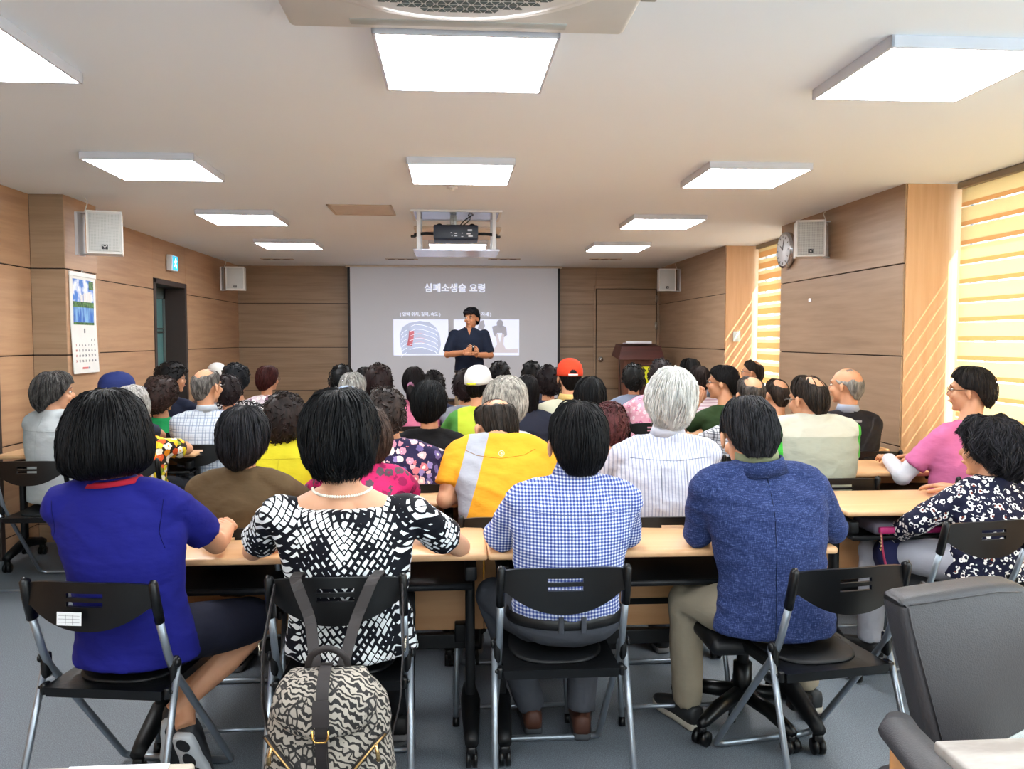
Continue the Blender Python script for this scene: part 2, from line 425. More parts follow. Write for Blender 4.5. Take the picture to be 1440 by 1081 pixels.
# ------------------------------------------------------------ doors
M_DKF = plain('3a302d', .45); M_TEAL = NT('frosted_teal_glass')
M_TEAL.b.inputs['Transmission Weight'].default_value = .25
M_TEAL = M_TEAL.fin(M_TEAL.mix(M_TEAL.noise(2), '4f7f80', '648f8e'), .3)
def glass_door(nm, y0, y1):
    jb = BM()
    for a in (y0, y1-.05): bx(XL-.24, XL+.012, a, a+.05, 0, 2.03, .003, jb)
    bx(XL-.24, XL+.012, y0, y1, 1.98, 2.03, .003, jb)
    fr = struct(obj(nm, jb, M_DKF, smooth=False))
    lf = BM()
    for a in (y0+.05, y1-.11): bx(XL-.235, XL-.205, a, a+.06, 0, 1.98, .003, lf)
    for z in (0, 1.86): bx(XL-.235, XL-.205, y0+.05, y1-.05, z, z+.12, .003, lf)
    obj('door_leaf', lf, plain('4d5a5a', .4), fr, smooth=False)
    obj('glass_pane', bx(XL-.224, XL-.216, y0+.1, y1-.1, .1, 1.88), M_TEAL, fr, smooth=False)
    hb = BM(); bx(XL-.215, XL-.20, y0+.1, y1-.1, 1.50, 1.515, 0, hb); bx(XL-.215, XL-.20, y0+.1, y1-.1, 1.54, 1.55, 0, hb)
    obj('glazing_bar', hb, M_DKF, fr, smooth=False)
    h = BM(); tube(h, bend([(XL-.2, y0+.13, .95), (XL-.16, y0+.13, .95), (XL-.16, y0+.13, 1.2), (XL-.2, y0+.13, 1.2)], .02), .008, 8)
    obj('door_handle', h, plain('c8c8c8', .25, 1), fr)
glass_door('door_1', 8.24, 9.21); glass_door('door_2', 4.4, 5.47)
struct(obj('wall_left_outside', bx(XL-.6, XL-.5, 3.8, 10, 0, 2.4), plain('7f9a98', .8), smooth=False))
d3 = struct(obj('door_3', bx(1.995, 2.855, YF-.008, YF+.02, .12, 2.135, .003), DARK, smooth=False))
for z0, z1 in ((.12, .73), (.73, 1.32), (1.32, 1.92), (1.92, 2.135)):
    obj('panel', bx(2.0, 2.845, YF-.016, YF-.004, z0+.003, z1-.003, .002), W_F, d3, smooth=False)
kb = BM(); cyl(kb, (2.06, YF-.02, 1.15), .036, .012, 24, 'Y'); cyl(kb, (2.06, YF-.045, 1.15), .012, .04, 12, 'Y'); ell(kb, (2.06, YF-.068, 1.15), (.028, .018, .028), None, 16, 10)
obj('door_knob', kb, plain('b8b6b2', .25, 1), d3)
for z in (1.62, 2.0, .5):
    hb = BM(); cyl(hb, (2.848, YF-.02, z), .008, .11, 10); bx(2.83, 2.865, YF-.02, YF-.014, z-.05, z+.05, 0, hb); obj('hinge', hb, plain('c4c0b8', .3, 1), d3)
fr = BM(); bx(1.96, 1.99, YF-.012, YF+.01, .12, 2.17, .002, fr); bx(2.86, 2.885, YF-.012, YF+.01, .12, 2.17, .002, fr); bx(1.96, 2.885, YF-.012, YF+.01, 2.14, 2.17, .002, fr)
obj('door_frame', fr, W_F, d3, smooth=False)
struct(obj('stage', bx(-2.0, XR-.01, 9.35, YF-.012, 0, .12, .006), wood('stage_wood', 'b58c68', '8d6849', 'X'), smooth=False))
for nm, x0, x1 in (('trim_1', XL, -2.0),):
    struct(obj(nm, bx(x0, x1, YF-.02, YF, 0, .10, .003), M_DKF, smooth=False))
# ------------------------------------------------------------ ceiling lights
s = NT('lit_diffuser'); s.fin('ffffff', .5); s.b.inputs['Emission Color'].default_value = (.96, .98, 1, 1); s.b.inputs['Emission Strength'].default_value = LIGHT; M_LED = s.m
M_WHITE = plain('dcdcdc', .45); M_WFRAME = plain('c9ced8', .4)
colx = [(-1.69, 'left'), (.045, 'middle'), (1.74, 'right')]
rowy = [(-1.3, 'behind the camera'), (.75, 'above the camera'), (2.95, 'nearest the camera'), (4.87, 'second from the camera'), (6.82, 'third from the camera'), (8.67, 'farthest, by the front wall')]
proto = None
for cx, cn in colx:
    for ry, rn in rowy:
        if cn == 'middle' and rn.startswith('third'): continue
        lab = 'square white ceiling light panel in the %s row, %s' % (cn, rn)
        if proto is None:
            proto = thing('ceiling_light', lab, 'light', (cx, ry, CZ), 0, 'square ceiling light panels')
            f = BM(); h = .30
            for x0, x1, y0, y1 in ((-h, -h+.012, -h, h), (h-.012, h, -h, h), (-h, h, -h, -h+.012), (-h, h, h-.012, h)): bx(x0, x1, y0, y1, -.040, 0, .002, f)
            obj('frame', f, M_WFRAME, proto, smooth=False)
            obj('diffuser', bx(-h+.012, h-.012, -h+.012, h-.012, -.039, -.01, .002), M_LED, proto, smooth=False)
        else: dup(proto, (cx, ry, CZ), 0, lab)
# air conditioner cassette
M_ACP = plain('cfd2d0', .4)
a = thing('air_conditioner', 'large white ceiling cassette air conditioner with a round perforated grille', 'air conditioner', (.02, 2.02, CZ))
h = .52; f = BM(); box(f, (0, 0, -.02), (2*h, 2*h+.16, .04), .018, 3); obj('panel', f, M_ACP, a, smooth=True)
def ring(r, z, n=64): return [(r*cos(2*pi*k/n), r*sin(2*pi*k/n), z) for k in range(n)]
f = BM(); loft(f, [ring(.50, -.036), ring(.495, -.046), ring(.46, -.052), ring(.455, -.050)], True); obj('disc', f, plain('dcdedc', .4), a)
f = BM(); loft(f, [ring(.44, -.049), ring(.43, -.066), ring(.40, -.072), ring(.05, -.078)], True); obj('grille', f, plain('d4d7d6', .4), a)
f = BM(); st = .033
for i in range(-12, 13):
    for j in range(-13, 14):
        for fl in (0, 1):
            x = i*st+(j % 2)*st/2+fl*st*.5; y = j*st*.87
            if x*x+y*y > .36**2: continue
            zz = -.0725-.006*(1-sqrt(x*x+y*y)/.4)-.001; r = .012; a0 = pi/2+fl*pi
            p = [(x+r*cos(a0+k*2*pi/3), y+fl*st*.2+r*sin(a0+k*2*pi/3)) for k in range(3)]
            poly(f, p, -.003, 'Z', zz+.002)
o = obj('vent_holes', recalc(f), plain('5c6868', .8), a, smooth=False); o['kind'] = 'stuff'
f = BM()
for k in range(4):
    an = k*pi/2
    R = Matrix.Rotation(an, 3, 'Z'); box(f, R @ Vector((0, .565, -.045)), (.62, .05, .012), .005, 2)if 0 else None
    vs = box(f, (0, 0, 0), (.66, .045, .01), .004, 2); bmesh.ops.rotate(f, cent=(0, 0, 0), matrix=R, verts=vs); bmesh.ops.translate(f, vec=R @ Vector((0, .535, -.038)), verts=vs)
obj('louvre', f, plain('aab0ae', .5), a)
# ceiling fittings
f = BM(); cyl(f, (0, 0, -.006), .05, .012, 24); cyl(f, (0, 0, -.02), .038, .02, 24, r2=.028); ell(f, (0, 0, -.034), (.018, .018, .012))
o = obj('smoke_detector', f, M_WHITE); p = at(636, 265, Z=CZ-.03); o.location = (p.x, p.y, CZ)
o['label'] = 'small round white detector on the ceiling behind the second middle light'; o['category'] = 'detector'
f = BM()
for x0, x1, y0, y1 in ((-.24, .24, -.24, -.225), (-.24, .24, .225, .24), (-.24, -.225, -.24, .24), (.225, .24, -.24, .24)): bx(x0, x1, y0, y1, -.008, 0, 0, f)
t = thing('access_hatch', 'flush square ceiling hatch with a thin metal rim left of the projector', 'hatch', (-.70, 6.45, CZ))
obj('rim', f, plain('b9aa98', .5), t, smooth=False); obj('cover', bx(-.225, .225, -.225, .225, -.004, 0), plain('cfc4b8', .8), t, smooth=False)
for i, px in enumerate((390, 565, 709, 851)):
    p = at(px, 364, Z=CZ)
    t = thing('ceiling_slot', 'dark slotted ceiling vent %s' % ('near the far left wall', 'left of the projection screen centre', 'right of the projection screen centre', 'above the panelled door')[i], 'vent', (p.x, p.y, CZ), 0, 'slotted vents near the front wall')
    obj('frame', bx(-.20, .20, -.05, .05, -.005, 0, .001), plain('b7aca0', .6), t, smooth=False)
    for k in range(3):
        obj('slot', bx(-.17+k*.12, -.09+k*.12, -.02, .02, -.008, -.004), plain('2a2624', .7), t, smooth=False)
# ------------------------------------------------------------ projector on its lift
t = thing('projector_lift', 'white ceiling lift with four rods and a tray around the projector', 'projector lift', (0, 0, 0))
p0 = at(582, 299, Z=CZ); x0, x1, y0, y1 = -.31, .36, 6.42, 6.92; zt = 2.13
obj('ceiling_opening', bx(x0, x1, y0, y1, CZ-.006, CZ-.001), plain('aeb6cc', .25, .6), t, smooth=False)
f = BM()
for a_, b_, c_, d_ in ((x0-.02, x1+.02, y0-.02, y0), (x0-.02, x1+.02, y1, y1+.02), (x0-.02, x0, y0, y1), (x1, x1+.02, y0, y1)): bx(a_, b_, c_, d_, CZ-.014, CZ-.001, 0, f)
obj('rim', f, M_WHITE, t, smooth=False)
obj('tray', bx(x0, x1, y0, y1, zt-.012, zt, .002), plain('c9cfe4', .18, .3), t, smooth=False)
for xx in (x0+.04, x1-.04):
    for yy in (y0+.05, y1-.05):
        f = BM(); box(f, (xx, yy, (CZ+zt)/2), (.03, .02, CZ-zt), .004); obj('rod', f, plain('d5d8dd', .3), t, smooth=False)
t = thing('projector', 'black ceiling projector seen from its socket side', 'projector', (.02, 6.62, 2.27))
f = BM(); box(f, (0, 0, 0), (.35, .27, .115), .012, 3); obj('body', f, plain('20293a', .4), t)
f = BM()
for sx in (-.13, .13): ell(f, (sx, -.05, .058), (.026, .026, .02))
obj('foot', f, plain('151a24', .5), t)
f = BM(); box(f, (-.02, 0, .10), (.05, .05, .10), .004); box(f, (-.02, 0, .065), (.11, .09, .012), .003)
for z in (.08, .10, .125): cyl(f, (-.02, -.03, z), .006, .02, 8, 'Y')
obj('mount', f, plain('a7a7a2', .35, .8), t)
f = BM(); pc = plain('cfd6e2', .4)
for (xx, zz, ww, hh) in ((-.035, -.005, .012, .005), (-.0, -.01, .02, .008), (.0, -.03, .022, .006), (.05, -.008, .01, .006), (.11, .015, .035, .014), (.10, -.012, .03, .01), (.115, -.03, .035, .012), (-.03, -.03, .008, .004), (.05, -.035, .016, .005)): bx(xx-ww/2, xx+ww/2, -.1365, -.134, zz-hh/2, zz+hh/2, 0, f)
obj('sockets', f, pc, t, smooth=False)
f = BM(); tube(f, bend([(.03, -.02, .06), (.06, -.03, .10), (.11, -.02, .135), (.14, 0, .155)], .04), .005, 6); tube(f, bend([(.04, 0, .06), (.09, -.01, .09), (.12, .02, .13), (.10, .02, .155)], .04), .004, 6)
obj('cable', f, plain('111111', .5), t)
for sx in (-1, 1):
    o = thing('ceiling_bracket_arm', 'curved black arm sticking out on the %s of the projector' % ('left' if sx < 0 else 'right'), 'bracket', (.02, 6.75, 2.285))
    f = BM(); tube(f, [(sx*.17, 0, .004), (sx*.24, 0, .006), (sx*.30, 0, .0), (sx*.335, -.01, -.012)], [.012, .012, .013, .016], 8); obj('arm', f, plain('1b1d20', .5), o)
    f = BM(); box(f, (sx*.345, -.01, -.02), (.04, .03, .02), .005); obj('end_cap', f, plain('1b1d20', .5), o)
t = thing('ceiling_diffuser', 'faint square raised air outlet on the ceiling behind the projector', 'vent', (.04, 7.75, CZ))
f = BM(); box(f, (0, 0, -.012), (.78, .8, .024), .01, 2); obj('plate', f, plain('d9cfc2', .6), t)
f = BM(); box(f, (0, 0, -.028), (.5, .5, .01), .004, 2); obj('cover', f, plain('d2c8bb', .6), t)
# ------------------------------------------------------------ projection screen with the slide
M_SCR = emis('c4c8d2', .08, 'lit_screen_cloth', 'bfc2ca')
t = thing('projection_screen', 'wide white projection screen showing a Korean slide with two pictures', 'screen', (0, 11.22, 0))
SX0, SX1, SZ0, SZ1 = at(493, 470, Y=11.22).x, at(784, 470, Y=11.22).x, .62, 2.41
obj('screen_cloth', bx(SX0, SX1, 0, .004, SZ0, SZ1), M_SCR, t, smooth=False)
f = BM(); bx(SX0-.035, SX0, -.002, .006, SZ0-.02, SZ1, 0, f); bx(SX1, SX1+.035, -.002, .006, SZ0-.02, SZ1, 0, f); obj('border', f, plain('16171c', .6), t, smooth=False)
f = BM(); box(f, ((SX0+SX1)/2, 0, SZ0-.025), (SX1-SX0+.1, .03, .035), .01); obj('weight_bar', f, plain('2c2c30', .5), t)
f = BM(); box(f, ((SX0+SX1)/2, .02, SZ1+.005), (SX1-SX0+.12, .08, .03), .008); obj('roller_case', f, plain('cfc8be', .5), t)
def sp(px, py, y=11.21):
    q = at(px, py, Y=y); return q.x, q.z
GW = emis('e4ecff', .42, 'projected_white', 'c8ccd8'); GT = emis('dfe8ff', .5, 'projected_lettering', 'd0d4de')
def rectp(px0, px1, py0, py1): (a_, b_), (c_, d_) = sp(px0, py0), sp(px1, py1); return a_, c_, d_, b_
for nm, R_ in (('picture', (553, 630.5, 449, 499.5)), ('picture', (638, 730, 449, 499.5))):
    xa, xb, za, zb = rectp(*R_); obj(nm, bx(xa, xb, -.004, -.001, za, zb), GW, t, smooth=False)
x_, z_ = sp(640, 405.5); text('심폐소생술 요령', .125, 'lettering', GT, t, (x_, -.003, z_), bold=.0022)
x_, z_ = sp(591, 442); text('( 압박 위치, 깊이, 속도 )', .056, 'lettering', GT, t, (x_, -.003, z_), bold=.001)
x_, z_ = sp(676, 442); text('( 압박 자세 )', .056, 'lettering', GT, t, (x_, -.003, z_), bold=.001)
# rib cage picture
def pp(px, py, y=11.21): q = at(px, py, Y=y); return (q.x, q.z)
GR = emis('b4c0e2', .26, 'projected_grey_blue', 'b4bccc'); GP = emis('e8a0a8', .22, 'projected_pink', 'd0a0a4'); GRD = emis('d8707c', .24, 'projected_red', 'c07078'); GL = emis('f2f5ff', .5, 'projected_bright', 'd8dce8')
def blobp(pts, mat, name='picture_shape', dy=-.006, th=.0018):
    b = BM(); poly(b, [pp(*q) for q in pts], th, 'Y', dy); return obj(name, recalc(b), mat, t, smooth=False)
def fat(pts, r, mat, dy, name='picture_shape'):
    b = BM(); tube(b, [(pp(*q)[0], dy, pp(*q)[1]) for q in pts], r, 8, flat=(1, .12)); return obj(name, b, mat, t)
blobp([(566, 460), (575, 454), (590, 451), (604, 453), (613, 460), (618, 470), (620, 484), (617, 498), (566, 498), (563, 485), (562, 470)], GR, dy=-.0055)
for k in range(6):
    y = 458+k*6.3
    fat([(576, y+2), (584, y-2+k*.3), (594, y-1), (604, y+2), (612, y+5), (616, y+9)], .024, GL, -.008, 'rib')
    fat([(572, y+6), (567, y+9), (564, y+13)], .018, GL, -.008, 'rib')
for k in range(3): fat([(584, 470+k*6), (590, 468+k*6), (597, 470+k*6)], .014, GP, -.009, 'rib_gap')
fat([(579, 465), (578, 475), (576, 486)], .034, GRD, -.010, 'breastbone')
# chest compression picture
GF = emis('b9bccb', .20, 'projected_figure_grey', 'a5a6b0'); GF2 = emis('dcd8e0', .30, 'projected_figure_light', 'bdb8bc')
blobp([(692, 459), (700, 457), (706, 457), (712, 460), (713, 471), (709, 474), (706, 468), (699, 468), (697, 474), (694, 470)], GF)
b = BM(); x_, z_ = pp(703, 454.5); ell(b, (x_, -.007, z_), (.045, .004, .05)); obj('picture_shape', b, GF, t)
blobp([(697, 470), (700, 469), (703, 482), (706, 469), (709, 470), (708, 484), (712, 492), (693, 493), (699, 484)], GF2, dy=-.007)
blobp([(690, 492), (700, 489), (714, 491), (729, 490), (729, 496), (690, 496)], GF2, dy=-.0065)
blobp([(674, 452), (680, 450), (682, 458), (679, 464), (672, 462)], GF, dy=-.0065)
# ------------------------------------------------------------ lectern with laptop, poster
t = thing('lectern', 'dark red wood lectern standing before the panelled door', 'lectern', (0, 0, 0))
LY = 10.4; xa, xb = at(874, 520, Y=LY).x, at(931, 520, Y=LY).x; xc = (xa+xb)/2
M_MAH = wood('dark_mahogany', '5a2c26', '42201c', 'X'); M_MAH2 = wood('lectern_front_wood', '7a4a36', '5f3628', 'Z')
f = BM(); loft(f, [[(xa-.05, LY-.06, 1.17), (xb+.02, LY-.06, 1.17), (xb+.02, LY+.42, 1.22), (xa-.05, LY+.42, 1.22)], [(xa, LY+.0, 1.34), (xb-.02, LY+.0, 1.34), (xb-.02, LY+.38, 1.37), (xa, LY+.38, 1.37)]]); obj('desk_top', f, M_MAH, t, smooth=False)
obj('body', bx(xa+.03, xb-.02, LY+.02, LY+.36, .12, 1.18, .004), M_MAH2, t, smooth=False)
obj('front_panel', bx(xa+.10, xb-.10, LY+.008, LY+.02, .3, 1.10, .004), M_MAH, t, smooth=False)
obj('plinth', bx(xa-.02, xb+.02, LY-.03, LY+.4, .12, .18, .004), M_MAH, t, smooth=False)
f = BM(); tube(f, bend([(xa-.03, LY+.02, 1.18), (xa-.02, LY, 1.0), (xa, LY, .6), (xa-.01, LY+.0, .2)], .1), .006, 6); o = obj('power_cable', f, plain('151515', .5)); o['label'] = 'black cable hanging down the left side of the lectern'; o['category'] = 'cable'
t = thing('laptop', 'slim white laptop lying open on top of the lectern', 'laptop', (xc-.02, LY+.2, 1.37))
f = BM(); box(f, (0, 0, .008), (.34, .22, .014), .005); obj('base', f, plain('c9ccd2', .35), t)
f = BM(); box(f, (0, -.10, .022), (.34, .012, .03), .004, rot=None); obj('lid', f, plain('e6e9ee', .35), t)
t = thing('yellow_notice', 'bright yellow notice sheet standing against the lectern front', 'sign', (at(908, 535, Y=LY-.06).x, LY-.02, .98))
f = BM(); bx(-.07, .07, 0, .004, -.14, .10, .001, f); obj('sheet', f, plain('e8ea28', .6), t, smooth=False)
f = BM()
for k in range(4): bx(-.072, -.055, -.0015, .0, -.10+k*.045, -.085+k*.045, 0, f)
bx(-.02, .05, -.0015, 0, -.125, -.115, 0, f); obj('print_marks', f, plain('2a2a20'), t, smooth=False)
# ------------------------------------------------------------ wall speakers
def speaker(cx, cy, cz, s, side, label, yaw=0.0, gap=.05):
    t = thing('wall_speaker', label, 'speaker', (cx, cy, cz), 0, 'small white wall speakers')
    w_, h_, d_ = .23*s, .30*s, .20*s
    f = BM(); box(f, (0, 0, 0), (w_, d_, h_), .006); obj('cabinet', f, plain('d6d4d0', .5), t)
    f = BM(); box(f, (0, -d_/2-.004, 0), (w_*.86, .01, h_*.88), .003); obj('grille', f, M_GRI, t)
    f = BM(); r_ = .006
    for sx in (-1, 1):
        bx(sx*w_/2-r_*(sx > 0), sx*w_/2+r_*(sx < 0), -d_/2-.012, -d_/2, -h_/2, h_/2, 0, f)
    bx(-w_/2, w_/2, -d_/2-.012, -d_/2, h_/2-r_, h_/2, 0, f); bx(-w_/2, w_/2, -d_/2-.012, -d_/2, -h_/2, -h_/2+r_, 0, f)
    obj('front_rim', f, plain('e6e5e2', .4), t, smooth=False)
    f = BM(); bx(-.02*s, .02*s, -d_/2-.013, -d_/2-.009, -h_*.40, -h_*.40+.032*s, 0, f); b = obj('badge', f, plain('23262b', .5), t, smooth=False)
    f = BM(); z_ = -h_*.40+.016*s; y_ = -d_/2-.015
    for sx in (-1, 1): tube(f, [(sx*.014*s, y_, z_+.009*s), (0, y_, z_), (sx*.006*s, y_, z_-.009*s)], .0022*s, 4)
    obj('emblem', f, plain('e0e0e0', .4), b)
    for q in t.children: q.rotation_euler = (0, 0, yaw)
    f = BM(); bx(side*(w_/2+gap), side*(w_/2+gap+.02), -.06, .06, -h_*.52, h_*.50, .002, f)
    obj('wall_plate', f, plain('c6c4c6', .5), t, smooth=False)
    f = BM()
    for z in (h_*.5,  -h_*.49): bx(side*(w_/2-.02), side*(w_/2+gap+.01), -.03, .03, z-.004, z+.004, 0, f)
    obj('bracket_arm', f, plain('c6c4c6', .5), t, smooth=False)
    f = BM(); z_ = CZ-cz
    tube(f, bend([(side*(w_/2+gap), .02, h_*.4), (side*(w_/2+gap*.3), .03, h_*.75), (side*(w_/2+gap*.6), .02, z_-.01)], .05), .004, 6)
    obj('cable', f, plain('d8d4cc', .5), t)
s = NT('speaker_grille'); v = s.n('TexVoronoi', Vector=s.co(), Scale=110, Randomness=0.0)
M_GRI = s.fin(s.ramp(v.outputs['Distance'], [(.25, '8e9290'), (.5, 'c6c8c6')]), .6)
p = at(148, 329, Y=5.97); speaker(p.x, 5.97, p.z, .97, -1, 'white wall speaker on the left pillar above the calendar', .34)
p = at(332, 392, Y=10.25); speaker(p.x, 10.25, p.z, .93, -1, 'white wall speaker high in the far left corner', .12)
p = at(937, 394, Y=10.4); speaker(p.x, 10.4, p.z, .93, 1, 'white wall speaker high in the far right corner', -.12)
p = at(1138, 337, Y=6.2); speaker(p.x, 6.2, p.z, .92, 1, 'white wall speaker on the right column beside the round clock', -.30)
# clock
p = at(1110, 352, Y=6.95)
t = thing('wall_clock', 'round silver rimmed wall clock on the right column behind the speaker', 'clock', (XR-.005, p.y, p.z))
f = BM(); cyl(f, (-.02, 0, 0), .155, .045, 40, 'X'); obj('rim', f, plain('b9bec6', .2, .9), t)
f = BM(); cyl(f, (-.045, 0, 0), .135, .006, 40, 'X'); obj('face', f, plain('e3e8f0', .3), t)
f = BM()
for k in range(12):
    a_ = k*pi/6; tube(f, [(-.05, .105*sin(a_), .105*cos(a_)), (-.05, .125*sin(a_), .125*cos(a_))], .003, 4)
obj('hour_marks', f, plain('22242a'), t)
f = BM(); tube(f, [(-.052, 0, 0), (-.052, .05, .04)], .004, 4); tube(f, [(-.054, 0, 0), (-.054, -.03, .09)], .003, 4); obj('hands', f, plain('22242a'), t)
f = BM(); box(f, (0, 0, 0), (.075, .02, .11), .005); box(f, (0, -.012, 0), (.045, .008, .06), .003)
o = obj('light_switch', f, plain('cfe0e0', .4)); p = at(1036, 473, Y=8.6); o.location = (p.x, 8.6, p.z); o['label'] = 'small white wall switch on the sunlit window reveal'; o['category'] = 'switch'
f = BM(); box(f, (0, 0, 0), (.008, .045, .028), .002); o = obj('wall_tag', f, plain('e6dfe6', .5)); p = at(1139, 422, X=XR-.006); o.location = p; o['label'] = 'tiny white tag on the right column panels below the speaker'; o['category'] = 'tag'
# exit sign
p = at(240, 370, X=XL+.02)
t = thing('exit_sign', 'small cyan running figure sign above the dark framed doorway', 'sign', (XL+.035, p.y, p.z), pi/2)
f = BM(); box(f, (0, 0, 0), (.20, .05, .16), .006); obj('housing', f, plain('dce6ec', .4), t)
M_EX = emis('2fb8e8', .7, 'lit_cyan_sign', '30a8d0')
f = BM(); bx(-.06, .09, -.029, -.025, -.07, .07, 0, f); obj('face', f, M_EX, t, smooth=False)
f = BM(); y_ = -.031
ell(f, (.02, y_, .045), (.011, .003, .012)); tube(f, [(.018, y_, .032), (.008, y_, .0)], .007, 6); tube(f, [(.008, y_, 0), (.03, y_, -.02), (.028, y_, -.05)], .005, 6); tube(f, [(.008, y_, 0), (-.008, y_, -.025), (-.03, y_, -.035)], .005, 6)
tube(f, [(.017, y_, .028), (.04, y_, .012), (.048, y_, .025)], .004, 6); tube(f, [(.017, y_, .028), (-.008, y_, .018), (-.012, y_, 0)], .004, 6)
obj('running_figure', f, emis('ffffff', .9, 'lit_white_figure'), t)
# calendar on the pillar
p = at(118, 460, X=-2.685)
t = thing('wall_calendar', 'long hanging wall calendar with a lakeside photograph on the left pillar', 'calendar', (-2.684, 6.165, 1.905))
HW = .205
f = BM(); loft(f, [[(0, -HW, 0), (.004, -HW, 0), (.004, HW, 0), (0, HW, 0)], [(0, -HW-.0, -.35), (.004, -HW, -.35), (.004, HW, -.35), (0, HW, -.35)], [(.01, -HW+.01, -.72), (.014, -HW+.01, -.72), (.014, HW+.01, -.72), (.01, HW+.01, -.72)]]); obj('page', f, plain('dddcd8', .6), t, smooth=False)
f = BM(); bx(0, .01, -HW-.005, HW+.005, -.025, .005, .002, f); obj('top_strip', f, plain('e8e8e6', .4), t, smooth=False)
f = BM(); tube(f, [(.004, -.03, .0), (.002, 0, .025), (.004, .03, 0)], .0025, 6); obj('hook', f, plain('c8c8c8', .3, 1), t)
def cal(pts, col, d, nm='photo_shape', rough=.5): b = BM(); poly(b, [(a_, b_) for a_, b_ in pts], .0006, 'X', d); return obj(nm, recalc(b), plain(col, rough, var=.1), t, smooth=False)
PW = .165
s = NT('printed_sky'); s.ramp
c_ = s.ramp(s.noise(14, detail=5), [(.42, '3f78c8'), (.6, 'e6ecf6')]); M_SKYP = s.fin(c_, .4)
s = NT('printed_water'); M_WATP = s.fin(s.ramp(s.noise(12, s.co((1, 2.5, .6)), 4), [(.4, '2a62b8'), (.62, '86b4d8')]), .4)
s = NT('printed_trees'); M_TREP = s.fin(s.ramp(s.noise(60, detail=4), [(.4, '24451f'), (.62, '5f8a48')]), .4)
for z0, z1, m_ in ((-.22, -.045, M_SKYP), (-.37, -.22, M_WATP)): obj('photo', bx(.005, .0058, -PW, PW, z0, z1), m_, t, smooth=False)
obj('photo', bx(.0058, .0064, -PW, PW, -.245, -.205), M_TREP, t, smooth=False)
obj('photo', bx(.0058, .0064, -PW, PW, -.37, -.352), M_TREP, t, smooth=False)
obj('photo', bx(.0058, .0064, .09, PW, -.11, -.05), M_TREP, t, smooth=False)
for a_, b_, hh in ((-.05, -.01, .15), (0, .05, .135), (.06, .12, .125)): cal([(a_, -.205), (b_, -.205), (b_, -hh), (a_, -hh-.01)], 'd9d6d4', .0058)
rt = (pi/2, 0, pi/2); cg = plain('8f9196', .6)
o = text('8', .05, 'lettering', cg, t, (.0115, 0, -.415), rt); o.location.x = .008
for r_ in range(5):
    for k in range(7):
        dnum = r_*7+k-4
        if 1 <= dnum <= 31: text(str(dnum), .024, 'lettering', cg if k else plain('c9847c', .6), t, (.0095+r_*.0008, -.15+k*.05+.004, -.48-r_*.038), rt)
cal([(-.06, -.675), (.03, -.675), (.03, -.69), (-.06, -.69)], 'd0706c', .0135, 'printed_strip'); cal([(.035, -.675), (.06, -.675), (.06, -.69), (.035, -.69)], '8090a0', .0135, 'printed_strip')
# ============================================================ FURNITURE
M_BLK = plain('07080a', .33, spec=.35); M_BLK2 = plain('0b0d10', .5, spec=.3); M_STEEL = plain('8b939c', .32, .75); M_STEELD = plain('5f666e', .35, .7)
M_TOP = wood('beech_desk_top', 'd6ac80', 'c99b6e', 'X', .35, .8); M_PANEL = wood('beech_modesty_panel', 'c9986a', 'b98656', 'X', .5, .8)
M_EDGE = wood('desk_edge_band', 'd9ab7e', 'cc9c6e', 'X', .4)
# ---- folding chair, facing +Y, origin on the floor under the seat
def backrest_mesh():
    bm = BM(); W, N = .196, 28
    zt = .765
    def zb(u): # lower outline, a smile
        k = abs(u)
        return .690 if k > .93 else .628+.062*(max(0, k-.0)/.93)**2.2
    def y(u): return -.235+.035*u*u*0 - .028*(1-u*u)
    def top(u): return zt-.012*u**4
    slots = [(.722, .735), (.698, .711)]
    # columns of quads: vertical strips with the two slots left open in the middle
    us = [-1+2*i/N for i in range(N+1)]
    for sl in (-.285, .285): us.append(sl)
    us = sorted(set(round(q, 4) for q in us)); cols = []
    for u in us:
        b = zb(u); zs = [top(u), slots[0][1], slots[0][0], slots[1][1], slots[1][0], (slots[1][0]+b)/2 if b < .69 else .694, b]
        if b > .685: zs = [top(u), .735, .722, .711, .700, .695, .690]
        cols.append([(u*W, y(u)-(.765-z)*.10*-1-.01*cos((z-.6)*12), z) for z in zs])
    F = [[bm.verts.new(p) for p in c] for c in cols]; B = [[bm.verts.new((p[0], p[1]+.011, p[2])) for p in c] for c in cols]
    def hole(i, j): return j in (1, 3) and abs((us[i]+us[i+1])/2) < .28
    n = len(us)-1
    for i in range(n):
        for j in range(6):
            if hole(i, j):
                for (a, b) in (((i, j), (i+1, j)), ((i+1, j+1), (i, j+1))):
                    bm.faces.new((F[a[0]][a[1]], F[b[0]][b[1]], B[b[0]][b[1]], B[a[0]][a[1]]))
                if not hole(i-1, j): bm.faces.new((F[i][j], B[i][j], B[i][j+1], F[i][j+1]))
                if not hole(i+1, j): bm.faces.new((F[i+1][j+1], B[i+1][j+1], B[i+1][j], F[i+1][j]))
                continue
            bm.faces.new((F[i][j], F[i+1][j], F[i+1][j+1], F[i][j+1])); bm.faces.new((B[i][j+1], B[i+1][j+1], B[i+1][j], B[i][j]))
        for j in (0, 6): bm.faces.new((F[i][j], F[i+1][j], B[i+1][j], B[i][j]))
    for i in (0, n):
        for j in range(6): bm.faces.new((F[i][j], F[i][j+1], B[i][j+1], B[i][j]))
    return recalc(bm)
